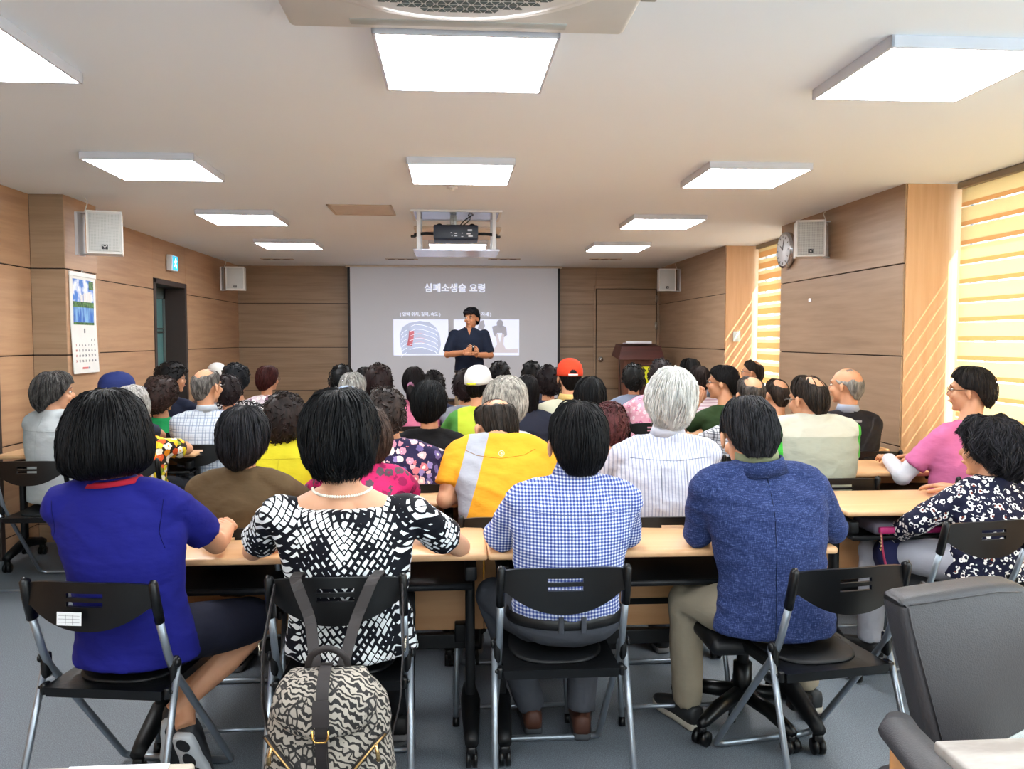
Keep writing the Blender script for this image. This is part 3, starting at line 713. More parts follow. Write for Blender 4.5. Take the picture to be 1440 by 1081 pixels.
def make_chair():
    t = thing('folding_chair', 'x', 'chair')
    bo = obj('backrest', backrest_mesh(), M_BLK, t); bo.data.set_sharp_from_angle(angle=radians(30))
    for s in (-1, 1):
        f = BM(); tube(f, [(s*.197, -.232, .768), (s*.198, -.236, .76), (s*.1985, -.222, .70), (s*.199, -.206, .645)], [.010, .0155, .0165, .0165], 10, flat=(.85, 1.1)); obj('post_sleeve', f, M_BLK, t)
    f = BM(); L = [(-.199, -.212, .655), (-.20, -.155, .50), (-.20, .23, .025), (-.17, .245, .012), (.17, .245, .012), (.20, .23, .025), (.20, -.155, .50), (.199, -.212, .655)]
    tube(f, bend(L, .05, 5), .0115, 10, flat=(1, 1)); obj('front_leg_frame', f, M_STEEL, t)
    for s in (-1, 1):
        f = BM(); tube(f, [(s*.213, -.135, .505), (s*.218, -.225, .25), (s*.222, -.315, .012)], .0105, 10); lg = obj('rear_leg', f, M_STEEL, t)
        f = BM(); tube(f, [(s*.222, -.309, .03), (s*.2225, -.318, .0)], .0135, 10); obj('foot_cap', f, M_BLK, lg)
        f = BM(); box(f, (s*.207, -.145, .485), (.022, .034, .075), .008, 2, None); ell(f, (s*.221, -.15, .507), (.008, .014, .014)); obj('hinge_bracket', f, M_BLK, t)
        f = BM(); box(f, (s*.197, -.165, .425), (.018, .034, .034), .006); cyl(f, (s*.209, -.165, .427), .009, .012, 10, 'X'); obj('seat_pivot', f, M_BLK, t)
    f = BM(); tube(f, [(-.222, -.295, .06), (.222, -.295, .06)], .0085, 8); obj('rear_crossbar', f, M_STEEL, t)
    # seat: shallow dished plastic pan
    f = BM(); n = 12; R = []
    def sz(x, y): return .437-.012*max(0, 1-(x/.17)**2)*max(0, 1-((y-.02)/.2)**2)+.010*(max(0, y)/.2)
    vs = [[f.verts.new((x:= -.188+.376*i/n, y:= -.19+.38*j/n, sz(x, y))) for j in range(n+1)] for i in range(n+1)]
    for i in range(n):
        for j in range(n): f.faces.new((vs[i][j], vs[i+1][j], vs[i+1][j+1], vs[i][j+1]))
    g = bmesh.ops.extrude_face_region(f, geom=f.faces[:]); nv = [v for v in g['geom'] if isinstance(v, bmesh.types.BMVert)]
    for v in nv: v.co.z = .408; v.co.x *= .97; v.co.y *= .97
    obj('seat', recalc(f), M_BLK, t, smooth=False)
    f = BM(); 
    pr = [(.158*cos(a)*(abs(cos(a))**-.25 if abs(cos(a)) > .01 else 1), .02+.158*sin(a)*(abs(sin(a))**-.25 if abs(sin(a)) > .01 else 1)) for a in [2*pi*k/32 for k in range(32)]]
    rg = [[(x*q, .02+(y-.02)*q, sz(x*q, .02+(y-.02)*q)+h) for x, y in pr] for q, h in ((1.0, .0), (1.0, .006), (.94, .011), (.5, .011), (.05, .009))]
    loft(f, rg); obj('seat_pad', f, M_BLK2, t)
    return t
CHAIR0 = make_chair()
for ch_ in CHAIR0.children_recursive:
    for v_ in ch_.data.vertices: v_.co.x *= .94
CH_USED = []
def chair(x, y, rz, label, group='folding chairs of the audience'):
    if not CH_USED:
        CHAIR0.location = (x, y, 0); CHAIR0.rotation_euler = (0, 0, rz); CHAIR0['label'] = label; CHAIR0['group'] = group; CH_USED.append(1); return CHAIR0
    return dup(CHAIR0, (x, y, 0), rz, label, group)
# ---- folding desk: origin on the floor, near edge at y=0
DW = 1.193
def make_desk():
    t = thing('folding_desk', 'x', 'desk')
    h = DW/2
    f = BM(); box(f, (0, .225, .7125), (DW, .45, .025), .010, 3); obj('table_top', f, M_TOP, t)
    f = BM(); bx(-h+.05, h-.05, .05, .38, .590, .598, .001, f); obj('shelf', f, M_BLK2, t, smooth=False)
    f = BM(); tube(f, [(-h+.05, .05, .600), (h-.05, .05, .600)], .011, 10); obj('shelf_rail', f, M_BLK2, t)
    obj('modesty_panel', bx(-h+.001, h-.001, .395, .41, .33, .67, .003), M_PANEL, t, smooth=False)
    obj('lower_beam', bx(-h+.05, h-.05, .36, .39, .27, .325, .004), M_BLK2, t, smooth=False)
    for s in (-1, 1):
        x = s*(h-.055)
        f = BM(); box(f, (x, .225, .36), (.034, .055, .60), .014, 3); box(f, (x, .21, .645), (.04, .34, .05), .008); lg = obj('leg', f, M_BLK2, t)
        f = BM(); tube(f, [(x, -.005, .085), (x, .04, .10), (x, .225, .135), (x, .41, .10), (x, .455, .085)], [.022, .026, .036, .026, .022], 10); obj('foot_bar', f, M_BLK2, lg)
        for yy in (.01, .44):
            f = BM(); cyl(f, (x-.012, yy, .028), .028, .014, 16, 'X'); cyl(f, (x+.012, yy, .028), .028, .014, 16, 'X'); box(f, (x, yy, .05), (.034, .03, .045), .008); obj('caster', f, M_BLK, lg)
        f = BM(); box(f, (x-s*.03, .375, .33), (.05, .05, .07), .005); obj('corner_bracket', f, M_BLK2, lg)
    return t
DESK0 = make_desk(); DUSED = []
ORD = ['nearest', 'second', 'third', 'fourth', 'fifth', 'sixth', 'seventh', 'farthest']
def desk(x, y, label, rz=0):
    if not DUSED:
        DESK0.location = (x, y, 0); DESK0['label'] = label; DESK0['group'] = 'beech folding desks in rows'; DUSED.append(1); return
    dup(DESK0, (x, y, 0), rz, label, 'beech folding desks in rows')
YA = [2.66, 3.52, 4.30, 5.09, 5.86, 6.68, 7.5, 8.3]
YC = [3.22, 4.16, 5.05, 5.93, 6.80, 7.57, 8.35]
YD = [5.15, 5.95, 6.75, 7.55, 8.35]
for i, y in enumerate(YA):
    seam = .11-.08*min(1, i)
    desk(seam-.597, y, 'beech topped folding desk, %s from the camera in the left middle column' % ORD[i])
    desk(seam+.597, y, 'beech topped folding desk, %s from the camera in the right middle column' % ORD[i])
for i, y in enumerate(YC): desk(1.61+.597, y, 'beech topped folding desk, %s from the camera in the column along the windows' % ORD[i])
for i, y in enumerate(YD): desk(-1.60-.597, y, 'beech topped folding desk, %s from the camera in the column along the left wall' % ORD[i])

# ---- swivel chair the man in the blazer sits on
t = thing('swivel_chair', 'black swivel office chair on casters under the man in the blue blazer', 'chair', (1.07, 2.92, 0), 0)
f = BM(); box(f, (.0, -.14, .415), (.46, .42, .055), .025, 3); obj('seat', f, M_BLK2, t)
f = BM(); cyl(f, (0, 0, .27), .022, .28, 14); cyl(f, (0, 0, .16), .034, .14, 14); obj('gas_lift', f, M_BLK, t)
f = BM(); box(f, (0, 0, .385), (.2, .2, .03), .008); obj('seat_plate', f, M_BLK, t)
for k in range(5):
    a = k*2*pi/5-1.22
    d = Vector((cos(a), sin(a), 0))
    f = BM(); tube(f, [d*.03+Vector((0, 0, .115)), d*.15+Vector((0, 0, .105)), d*.24+Vector((0, 0, .08)), d*.27+Vector((0, 0, .075))], [.03, .027, .022, .014], 10); arm = obj('star_leg', f, M_BLK, t)
    e = d*.255; q = Vector((-d.y, d.x, 0))
    f = BM()
    for sg in (-1, 1): c = e+q*.016*sg+Vector((0, 0, .027)); tube(f, [c-q*.009, c+q*.009], .027, 16)
    box(f, (e.x, e.y, .055), (.03, .03, .03), .01); obj('caster', f, M_BLK, arm)
# ---- grey leather armchair at the camera's table
M_LEA = NT('grey_leather'); M_LEA.bump(M_LEA.n('TexVoronoi', Vector=M_LEA.co(), Scale=260).outputs[0], .25, .0015); M_LEA = M_LEA.fin(M_LEA.mix(M_LEA.noise(4), '2f2e31', '3a393c'), .48)
t = thing('leather_armchair', 'grey leather armchair in the bottom right foreground', 'armchair', (0, 0, 0))
def lslab(outline, th, mat, parent, name, bev, fn, sub=0):
    b = BM(); poly(b, outline, th, 'Y', 0)
    recalc(b)
    bmesh.ops.bevel(b, geom=b.edges[:], offset=bev, segments=4, profile=.5, affect='EDGES')
    for v in b.verts: v.co = Vector(fn(v.co.x, v.co.y, v.co.z))
    return obj(name, b, mat, parent)
AY = 1.93
def bk(x, y, z): return (x+.045, AY+y+(x-1.2)*.18-(.82-z)*.10, z-.015)
x0 = at(1243, 838, Y=1.95); x1 = at(1300, 1040, Y=1.85)
lslab([(1.045, .785), (1.055, .808), (1.33, .822), (1.42, .815), (1.46, .77), (1.42, .45), (1.20, .38), (1.13, .42)], .10, M_LEA, t, 'backrest', .022, bk)
f = BM(); pts = [bk(1.098, -.002, .853), bk(1.36, -.002, .868)]
tube(f, [bk(1.068, -.003, .785), bk(1.075, -.003, .74), bk(1.15, -.003, .46)], .0022, 5); tube(f, [bk(1.07, -.003, .793), bk(1.33, -.003, .806), bk(1.40, -.003, .80)], .0022, 5); obj('piping', f, plain('3c3b3e', .5), t)
f = BM(); box(f, (1.20, 1.60, .38), (.44, .46, .11), .04, 4); obj('seat_cushion', f, M_LEA, t)
for s, xx in ((0, .965), (1, 1.50)):
    f = BM(); tube(f, [(xx+.05*(1-s*2), 1.76, .560), (xx+.01, 1.69, .568), (xx-.0, 1.55, .560), (xx+.0, 1.36, .550), (xx+.01, 1.26, .54)], [.03, .045, .050, .050, .035], 16, flat=(1, .65)); obj('armrest', f, M_LEA, t)
    f = BM(); tube(f, [(xx+.03*(1-s*2), 1.72, .57), (xx+.02*(1-s*2), 1.70, .3), (xx+.02*(1-s*2), 1.78, .01)], [.022, .02, .016], 10); obj('leg', f, wood('armchair_oak', 'c18a55', 'a9743f', 'Z'), t)
    f = BM(); tube(f, [(xx+.03*(1-s*2), 1.36, .56), (xx+.03*(1-s*2), 1.34, .3), (xx+.02*(1-s*2), 1.30, .01)], [.02, .018, .015], 10); obj('leg', f, bpy.data.materials['armchair_oak'], t)
f = BM(); tube(f, [(1.01, 1.76, .53), (1.08, 1.80, .48), (1.2, 1.82, .42)], [.016, .018, .016], 10); obj('back_rail', f, bpy.data.materials['armchair_oak'], t)
# ---- tables at the camera
s = NT('grey_stone_table_top'); n = s.noise(5, s.co((1, 3, 1)), 5, .6)
M_STONE = s.fin(s.ramp(n, [(.35, '857f79'), (.6, 'a9a49e')]), .4)
s = NT('stone_table_top_pale'); M_STONE2 = s.fin(s.ramp(s.noise(5, s.co((1, 3, 1)), 5), [(.35, '958b7c'), (.6, 'b4aca0')]), .4)
for x0, x1, lab, m_ in ((.835, 1.75, 'grey stone topped table corner in the bottom right foreground', M_STONE), (-1.35, -.43, 'stone topped table edge along the bottom left', M_STONE2)):
    t = thing('side_table', lab, 'table', ((x0+x1)/2, 1.07, 0))
    yf = 1.34 if x0 > 0 else 1.355
    f = BM(); box(f, (0, (yf+.62)/2-1.07, .718), (x1-x0, yf-.62, .024), .006, 2); obj('table_top', f, m_, t)
    f = BM(); cyl(f, (0, 0, .36), .035, .68, 20); obj('pedestal', f, M_STEELD, t)
    f = BM(); cyl(f, (0, 0, .012), .24, .024, 32, r2=.22); obj('base', f, M_STEELD, t)
p = at(185, 1078, Z=.732)
f = BM(); bx(-.10, .06, -.04, .012, 0, .003, .0005, f); o = obj('paper_sheet', f, plain('d8dadc', .6)); o.location = (p.x, 1.335, .7305); o['label'] = 'white sheet of paper at the edge of the bottom left table'; o['category'] = 'paper'
# ---- small things on and under the desks
p = at(975, 741, Z=.727)
t = thing('mobile_phone', 'dark phone lying on the nearest desk left of the blue blazer', 'phone', (p.x+.03, p.y, .7255), .5)
f = BM(); box(f, (0, 0, .005), (.075, .15, .009), .003); obj('body', f, plain('2a2a2e', .2), t)
f = BM(); box(f, (0, 0, .0105), (.068, .14, .002), .0005); obj('screen', f, plain('0e1014', .08), t)
t = thing('handbag', 'grey handbag with magenta zip edge on the shelf of the nearest window side desk', 'handbag', (1.93, 3.36, .600), 0)
f = BM(); box(f, (0, 0, .035), (.36, .20, .05), .02, 3); obj('body', f, plain('5b5560', .7), t)
f = BM(); box(f, (.01, -.105, .035), (.35, .02, .028), .008, 3); obj('zip_edge', f, plain('b01f66', .5), t)
f = BM(); tube(f, bend([(-.16, -.115, .03), (-.155, -.125, -.06), (-.11, -.14, -.24), (-.02, -.10, -.27)], .06), .005, 6); obj('strap', f, plain('8e2245', .6), t)
f = BM()
for k in range(5): tube(f, [(-.168+.004*(k % 2), -.122, .02-k*.014), (-.164, -.125, .01-k*.014), (-.160, -.122, .02-k*.014)], .002, 5)
obj('chain', f, plain('c9a878', .3, 1), t)
p = at(548, 660, Z=.73)
for q, (px, py, lab) in enumerate(((805/3.86+340, 480+690/3.86, 'pen on the desk beside the purple floral blouse'),)):
    p = at(px, py, Z=.735); f = BM(); tube(f, [(-.06, 0, 0), (.05, .01, 0), (.06, .011, 0)], [.005, .005, .001], 8)
    o = obj('pen', f, plain('3050a0', .3)); o.location = (p.x, p.y+.0, .731); o['label'] = 'blue '+lab; o['category'] = 'pen'
# ============================================================ PEOPLE
def interp(tab, x):
    for (a, b), (c, d) in zip(tab, tab[1:]):
        if x <= c: return b+(d-b)*(x-a)/(c-a) if x > a else b
    return tab[-1][1]
def smooth(pts, m=4):
    out = []
    n = len(pts)
    for i in range(n-1):
        p0, p1, p2, p3 = pts[max(i-1, 0)], pts[i], pts[i+1], pts[min(i+2, n-1)]
        for k in range(m):
            t = k/m
            out.append(tuple(.5*(2*b+(c-a)*t+(2*a-5*b+4*c-d)*t*t+(3*b-a-3*c+d)*t**3) for a, b, c, d in zip(p0, p1, p2, p3)))
    out.append(pts[-1]); return out
PROF = {
 'short': [(0, .115), (.34, .112), (.66, .098), (.94, .066), (1.07, .022), (1.08, -.02), (1.02, -.052), (.92, -.076), (.80, -.098)],
 'crop':  [(0, .110), (.32, .107), (.62, .093), (.87, .064), (.985, .022), (.99, -.02), (.92, -.055), (.80, -.08), (.66, -.10)],
 'full':  [(0, .122), (.36, .118), (.72, .102), (1.02, .066), (1.16, .015), (1.17, -.03), (1.08, -.07), (.90, -.10), (.72, -.125)],
 'perm':  [(0, .126), (.38, .121), (.78, .104), (1.10, .066), (1.26, .012), (1.26, -.035), (1.12, -.078), (.90, -.105), (.70, -.12)],
 'bob':   [(0, .118), (.42, .113), (.82, .094), (1.15, .052), (1.33, -.005), (1.40, -.050), (1.33, -.088), (1.06, -.112), (.80, -.120)],
 'long':  [(0, .118), (.36, .114), (.72, .098), (1.02, .06), (1.14, .01), (1.14, -.05), (1.10, -.12), (1.05, -.19), (.95, -.25)],
}
CUTM = [(0, .060), (35, .058), (60, .030), (78, .004), (104, .0), (122, -.055), (145, -.088), (180, -.092)]
CUTW = [(0, .050), (35, .045), (60, .0), (80, -.045), (105, -.075), (125, -.105), (180, -.122)]
CUTB = [(0, .050), (35, .045), (55, .0), (68, -.08), (85, -.112), (180, -.119)]
CUTL = [(0, .050), (35, .045), (55, .0), (68, -.12), (85, -.24), (180, -.25)]
def hair_mesh(style, M, hs=1.0, nst=200, curl=False, bald=None, seed=0, res=40, messy=.003, wave=0.0):
    rnd = random.Random(seed)
    P = smooth(PROF[style], 4); cut = {'short': CUTM, 'crop': CUTM, 'bob': CUTB, 'long': CUTL}.get(style, CUTW)
    A, B, CY = .079, .098, -.008
    off = Vector((rnd.random()*50, rnd.random()*50, rnd.random()*50))
    bdir = Vector((0, -sin(bald[1]), cos(bald[1]))) if bald else None
    def ev(s):
        s = max(0, min(len(P)-1.001, s)); i = int(s); f = s-i
        return P[i][0]*(1-f)+P[i+1][0]*f, P[i][1]*(1-f)+P[i+1][1]*f
    def smax(az):
        zc = interp(cut, abs(math.degrees(az)))
        for i, (r, z) in enumerate(P):
            if i and z <= zc:
                r0, z0 = P[i-1]; return i-1+(z0-zc)/(z0-z+1e-9)
        return len(P)-1.001
    def pos(az, s, extra=0.0):
        r, z = ev(s)
        d = Vector((sin(az)*A*r, CY+cos(az)*B*r, z+.004))*1.0
        c = Vector((0, CY, .0)); v = d-c; n = v.normalized()
        g = hs if hs != 1 else 1
        v = Vector((v.x*g, v.y*(1+(g-1)*.6), v.z*(1+(g-1)*.5)))
        if curl: e = .010*noise.fractal((n+off)*3.2, 1, 2, 4)+.006*abs(noise.noise((n+off)*11))
        else: e = messy*noise.fractal(Vector((n.x*2, n.y*2, n.z))+off, 1, 2, 3)+.0016*noise.noise(Vector((az*9, s*.25, 0))+off)
        if bald:
            a = n.angle(bdir)-bald[0]*(1+.15*noise.noise(n*3+off))
            if a < .35:
                t = max(0, (a)/.35); t = t*t*(3-2*t)
                shrink = .013*(1-t); v = v-n*shrink
        return c+v+n*(e+extra)
    bm = BM(); NS = 26 if bald else 14; rows = []
    if bald: res = int(res*1.7); nst = int(nst*.5)
    for i in range(res):
        az = -pi+2*pi*i/res; sm = smax(az); L = [pos(az, sm*(j/NS)) for j in range(1, NS+1)]
        last = L[-1]; L.append(last*.86+Vector((0, CY, last.z*.0+.0))*.14+Vector((0, 0, .004))); rows.append([bm.verts.new(M @ p) for p in L])
    top = bm.verts.new(M @ pos(0, 0))
    def isb(az, s):
        if not bald: return False
        p = pos(az, s)-Vector((0, CY, 0)); n = p.normalized()
        return n.angle(bdir) < bald[0]*(1+.15*noise.noise(n*3+off))+.05*noise.noise(n*14+off)
    for i in range(res):
        a, b = rows[i], rows[(i+1) % res]; az = -pi+2*pi*(i+.5)/res; sm = smax(az)
        if not isb(az, .2): bm.faces.new((top, b[0], a[0]))
        for j in range(NS):
            if isb(az, sm*(j+1.5)/NS) and isb(az+pi/res, sm*(j+1.9)/NS): continue
            bm.faces.new((a[j], b[j], b[j+1], a[j+1]))
    for _ in range(nst):
        az = rnd.uniform(-pi, pi); sm = smax(az)
        if curl:
            s = sm*rnd.random()**.6
            if isb(az, s): continue
            c = pos(az, s, .002); n = (c-Vector((0, CY, 0))).normalized(); t = n.cross(Vector((rnd.uniform(-1, 1), rnd.uniform(-1, 1), rnd.uniform(-1, 1)))).normalized()
            q = n.cross(t); r = rnd.uniform(.006, .012)*(1 if res > 30 else 1.25); w = rnd.uniform(.0022, .004)*(1 if res > 30 else 1.3)
            pts = [M @ (c-n*.004+(n*sin(a)+t*cos(a))*r+q*a*.003) for a in (-.4, .4, 1.3, 2.2, 3.0, 3.8)]
            tube(bm, pts, [w*.6, w, w, w, w*.7, w*.2], 3, caps=False, mi=1 if rnd.random() < .22 else 0)
        else:
            s0 = sm*rnd.random()*.6; az2 = az+rnd.uniform(-.22, .22)
            if isb(az, s0+.5) or (bald and isb(az2, s0+2)): continue
            lift = rnd.uniform(.0, .0035)+messy*.5*rnd.random()+(.008*rnd.random() if rnd.random() < .08 else 0); L = []
            k = 6
            ext = rnd.uniform(0, .03)
            for j in range(k+1):
                f = j/k; s = s0+(smax(az2)-s0)*f*(1+ext)
                L.append(M @ pos(az+(az2-az)*f+wave*sin(f*9+az*7), s, lift*sin(pi*min(1, f*1.15))+.0006+messy*.6*f*rnd.random()))
            w = rnd.uniform(.0010, .0030)
            tube(bm, L, [w*.3, w, w*1.1, w, w*.9, w*.6, w*.12], 3, caps=False, mi=1 if rnd.random() < .22 else 0)
    if bald:
        for _ in range(int(nst*1.3)):
            az = rnd.uniform(-pi, pi); sm = smax(az); s0 = rnd.uniform(.2, 5)
            if not isb(az, s0): continue
            L = [M @ pos(az+.12*rnd.uniform(-1, 1)*f, s0+f*4.5, .001+.001*f) for f in (0, .33, .66, 1)]
            tube(bm, L, [.0003, .0009, .0009, .0003], 3, caps=False)
    return bm
def hand_geo(bm, wrist, d, nrm, side, curl=.5, s=1.0, spread=.12, n=7):
    """palm and five separate fingers; d points along the hand, nrm out of its back, side +1 right hand"""
    d = Vector(d).normalized(); nrm = Vector(nrm); nrm = (nrm-d*nrm.dot(d)).normalized(); x = d.cross(nrm).normalized()*side
    W = Vector(wrist)
    P = lambda a, b, c: W+(x*a+d*b+nrm*c)*s
    for t in range(4):
        xx = (-.028+t*.0185); tube(bm, [P(xx*.6, .0, 0), P(xx*.85, .035, .002), P(xx, .082, .002)], [.014*s, .0135*s, .011*s], n)
    for t, (ln, ww) in enumerate(((.072, .0088), (.080, .009), (.074, .0086), (.058, .0076))):
        xx = -.028+t*.0185; a = 0; p = P(xx, .080, .002); pts = [p]; sp = (xx)*spread*4
        for seg in (.45, .32, .23):
            a += curl*.75; p = p+(d*cos(a)-nrm*sin(a)+x*sp).normalized()*ln*seg*s*1.0; pts.append(p)
        tube(bm, pts, [ww*s*1.05, ww*s, ww*s*.92, ww*s*.6], n)
        ell(bm, pts[-1], (ww*s*.6,)*3, None, 6, 4)
    pts = [P(-.022, .018, -.004), P(-.048, .045, -.010), P(-.056, .072, -.016-.01*curl), P(-.052, .095, -.022-.02*curl)]
    tube(bm, pts, [.014*s, .0115*s, .010*s, .006*s], n)
def shoe(parent, ankle, d, mat, sole, L=.27, sole_view=0.0, name='shoe', tilt=0.0):
    """shoe under an ankle joint; d the toe direction on the floor; tilt lifts the heel"""
    d = Vector((d[0], d[1], 0)).normalized(); x = d.cross(Vector((0, 0, 1)))
    A = Vector(ankle); base = Vector((A.x, A.y, A.z-.08))
    Rm = Matrix.Rotation(-tilt, 3, x) if tilt else Matrix.Identity(3)
    def P(f, s_, z): return base+Rm @ (d*(f*L-.07)+x*s_+Vector((0, 0, z)))
    out = [(0, .020), (.04, .030), (.2, .034), (.4, .034), (.62, .043), (.8, .042), (.93, .030), (1.0, .012)]
    def ringz(z, gr, hz=None): return [[P(f, w_*sg*gr, z) for f, w_ in out] for sg in (1, -1)]
    def loop(z, g): 
        r = [P(f*(1)+(0 if g >= 1 else 0), w_*g, z(f) if callable(z) else z) for f, w_ in out] + [P(f, -w_*g, z(f) if callable(z) else z) for f, w_ in out[::-1]]
        return r
    b = BM(); loft(b, [loop(0, 1.0), loop(.006, 1.08), loop(.022, 1.06), loop(.024, .98)]); so = obj('sole', recalc(b), sole, None)
    top = lambda f: .085 if f < .3 else .085-(f-.3)*.075
    b = BM(); loft(b, [loop(.022, .98), loop(lambda f: .022+(top(f)-.022)*.5, 1.02), loop(lambda f: .022+(top(f)-.022)*.85, .85), loop(top, .45)])
    o = obj(name, recalc(b), mat, parent); so.parent = o
    if tilt:
        for f0, s_, ra, rb in ((.72, 0, .050, .032), (.42, .0, .036, .020), (.13, 0, .030, .022)):
            b = BM(); q = [P(f0+cos(2*pi*k/18)*ra/L, s_+sin(2*pi*k/18)*rb, -.001) for k in range(18)]; q2 = [P(f0+cos(2*pi*k/18)*ra/L, s_+sin(2*pi*k/18)*rb, -.004) for k in range(18)]
            loft(b, [q, q2]); obj('tread_pad', recalc(b), plain('18191c', .6), so, smooth=False)
    return o
class Rec: pass
PEOPLE = {}
SKM = 'c3906f'
def person(key, label, px, yt, Yh, Y0=None, bpx=None, hair='perm', hcol='0b0b0d', hcol2=None, shirt=None, pants='1d2028', shoes='1a1a1c', hyaw=0, hpitch=0, byaw=0,
           w=1.0, k=1.0, yc=None, sleeve='short', collar=None, arms=None, legs=None, vx=.014, fold=.004, glasses=False, bald=None, hs=1.0, ns=160, hem=.47,
           skin=SKM, cap=None, cat='person', curl=None, barelegs=False, shoeopt=True, female=True, tucked=False, nst=None, tilt=0, hips=None, sw=.156, seed=None, lateral=0, sgeo=True, extra=None, barearm_r=1.0, scoop=False, messy=None, wave=0.0):
    R = Rec(); seed = seed if seed is not None else int(px)
    hw = at(px, yt, Y=Yh)
    if Y0 is None: Y0 = Yh-.06
    X0 = at(bpx or px, 600, Y=Y0).x
    rz = radians(byaw)
    t = thing('person', label, cat, (X0, Y0, 0), rz, 'seated audience')
    Ri = Matrix.Rotation(-rz, 3, 'Z')
    hx = Ri @ Vector((hw.x-X0, Yh-Y0, 0)); zt = hw.z
    htop = {'short': .117, 'crop': .114, 'full': .124, 'perm': .134, 'bob': .124, 'long': .120}[hair]*k*(1+(hs-1)*.5)
    ytop_shift = sin(radians(hpitch))*.05
    hc = Vector((hx.x, hx.y, zt-htop+abs(ytop_shift)*.3))
    HM = Matrix.Translation(hc) @ Matrix.Rotation(radians(hyaw), 4, 'Z') @ Matrix.Rotation(radians(-hpitch), 4, 'X') @ Matrix.Rotation(radians(tilt), 4, 'Y') @ Matrix.Scale(k, 4)
    zn = at(px, yc, Y=(Yh+Y0)/2-.06).z if yc else hc.z-.150*k
    nb = Vector((hc.x*.75, hc.y*.72-.03, zn))           # base of the neck at the back
    zs = zn-.062
    sc = Vector((nb.x*.9, nb.y*.9+.01, zs))             # middle of the shoulder line
    hz = .50
    def spine(f): return Vector((sc.x*f**1.3, sc.y*f**1.25-.012*sin(pi*f), hz+(zs-hz)*f))
    sw_ = sw*w
    SH = [sc+Vector((s*sw_, 0, -.022)) for s in (-1, 1)]
    if arms is None: arms = [None, None]
    AR = []
    for i, s in enumerate((-1, 1)):
        a = arms[i]
        if a is None: a = ((s*(sw_+.06), max(.17, sc.y+.10), .765), (s*.12, .36, .768), (-s*.3, 1, 0), .3)
        e, wr = Vector(a[0]), Vector(a[1])
        AR.append((e, wr, Vector(a[2]) if len(a) > 2 else (wr-e), a[3] if len(a) > 3 else .3))
    # ---- body: head, neck, arms, hands, (legs)
    b = BM()
    def he(c, r, rot=None): 
        vs = ell(b, c, r, rot, 20, 14)
        for v in vs: v.co = HM @ v.co
    he((0, -.010, .022), (.073, .092, .084)); he((0, .030, -.045), (.054, .056, .066)); he((0, .064, -.098), (.022, .020, .015))
    he((0, .092, -.022), (.011, .022, .018)); he((0, .088, .004), (.008, .012, .022)); he((0, .086, -.058), (.022, .012, .010)); he((0, .078, .022), (.045, .018, .010))
    for s in (-1, 1): he((s*(.077 if female else .086), -.006, -.016), (.008, .018, .031), Matrix.Rotation(s*.35, 3, 'Z')); he((s*.035, .066, -.03), (.024, .022, .022))
    up = HM @ Vector((0, -.022, -.04)); lo = nb+Vector((0, .015, -.03))
    tube(b, [up, (up+lo)/2+Vector((0, -.004, 0)), lo+Vector((0, 0, .01)), lo+Vector((0, 0, -.05))], [.052*k, .051*k, .055*k, .058], 16)
    for i, s in enumerate((-1, 1)):
        e, wr, hd, cu = AR[i]; g = barearm_r*(.92 if female else 1.0)*(.85+.15*w)
        tube(b, [SH[i], SH[i]*.5+e*.5, e, e*.65+wr*.35, wr], [.046*g, .044*g, .040*g, .038*g, .026*g], 12)
        ell(b, e, (.039*g,)*3, None, 10, 8)
    tube(b, [spine(.97), spine(.6), spine(.2)], [.05, .07, .07], 10)
    if scoop:
        for s in (-1, 1): tube(b, [nb+Vector((s*.02, .012, -.035)), nb+Vector((s*.075, .012, -.058)), SH[(s+1)//2]+Vector((0, 0, -.02))], [.045, .045, .035], 14)
    tube(b, [SH[0]+Vector((0, 0, -.02)), spine(.92), SH[1]+Vector((0, 0, -.02))], [.03, .035, .03], 10)
    # legs geometry
    if legs is None: legs = [((-.11, .40, .50), (-.12, .40, .085), (0, 1)), ((.11, .40, .50), (.12, .40, .085), (0, 1))]
    HP = [Vector((s*.085*w, .02, .525)) for s in (-1, 1)]
    if hips: HP = [Vector(q) for q in hips]
    if barelegs:
        for i in range(2):
            kn, an = Vector(legs[i][0]), Vector(legs[i][1])
            tube(b, [HP[i]*.3+kn*.7, kn, kn*.55+an*.45+Vector((0, -.012, 0)), an*.85+kn*.15, an], [.055, .052, .052, .034, .032], 12)
    me = remesh(b, vx*(.68 if vx < .0145 else .78), 3)
    hb = BM(); hb.from_mesh(me); bpy.data.meshes.remove(me)
    for i, s in enumerate((-1, 1)):
        e, wr, hd, cu = AR[i]; hand_geo(hb, wr-Vector(hd).normalized()*.008, hd, (0, 0, 1) if abs(Vector(hd).normalized().z) < .8 else (0, -1, 0), s, cu, 1.0 if female else 1.08, n=6)
    R.body = obj('body', hb, m_skin(skin), t)
    # face
    fb = BM(); ball = BM(); mo = BM()
    for s in (-1, 1):
        for q in (ell(fb, (s*.030, .079, .002), (.012, .008, .0055), None, 8, 6),): 
            for v in q: v.co = HM @ v.co
        for q in (ell(ball, (s*.030, .0855, .002), (.0055, .004, .0052), None, 8, 6),):
            for v in q: v.co = HM @ v.co
        L = [HM @ Vector(q) for q in ((s*.013, .087, .022), (s*.03, .087, .027), (s*.046, .078, .021))]
        tube(ball, L, [.002, .003, .0015], 5)
    L = [HM @ Vector(q) for q in ((-.022, .090, -.060), (0, .0985, -.058), (.022, .090, -.060))]; tube(mo, L, [.0015, .004, .0015], 6)
    obj('eyes', fb, plain('cfc8c0', .3), t); obj('eyebrows_and_irises', ball, plain('17110f', .5), t); obj('mouth', mo, plain('9a5a50', .5), t)
    # ---- hair
    cu = curl if curl is not None else hair == 'perm'
    res = 56 if vx < .011 else (40 if vx < .0145 else 28)
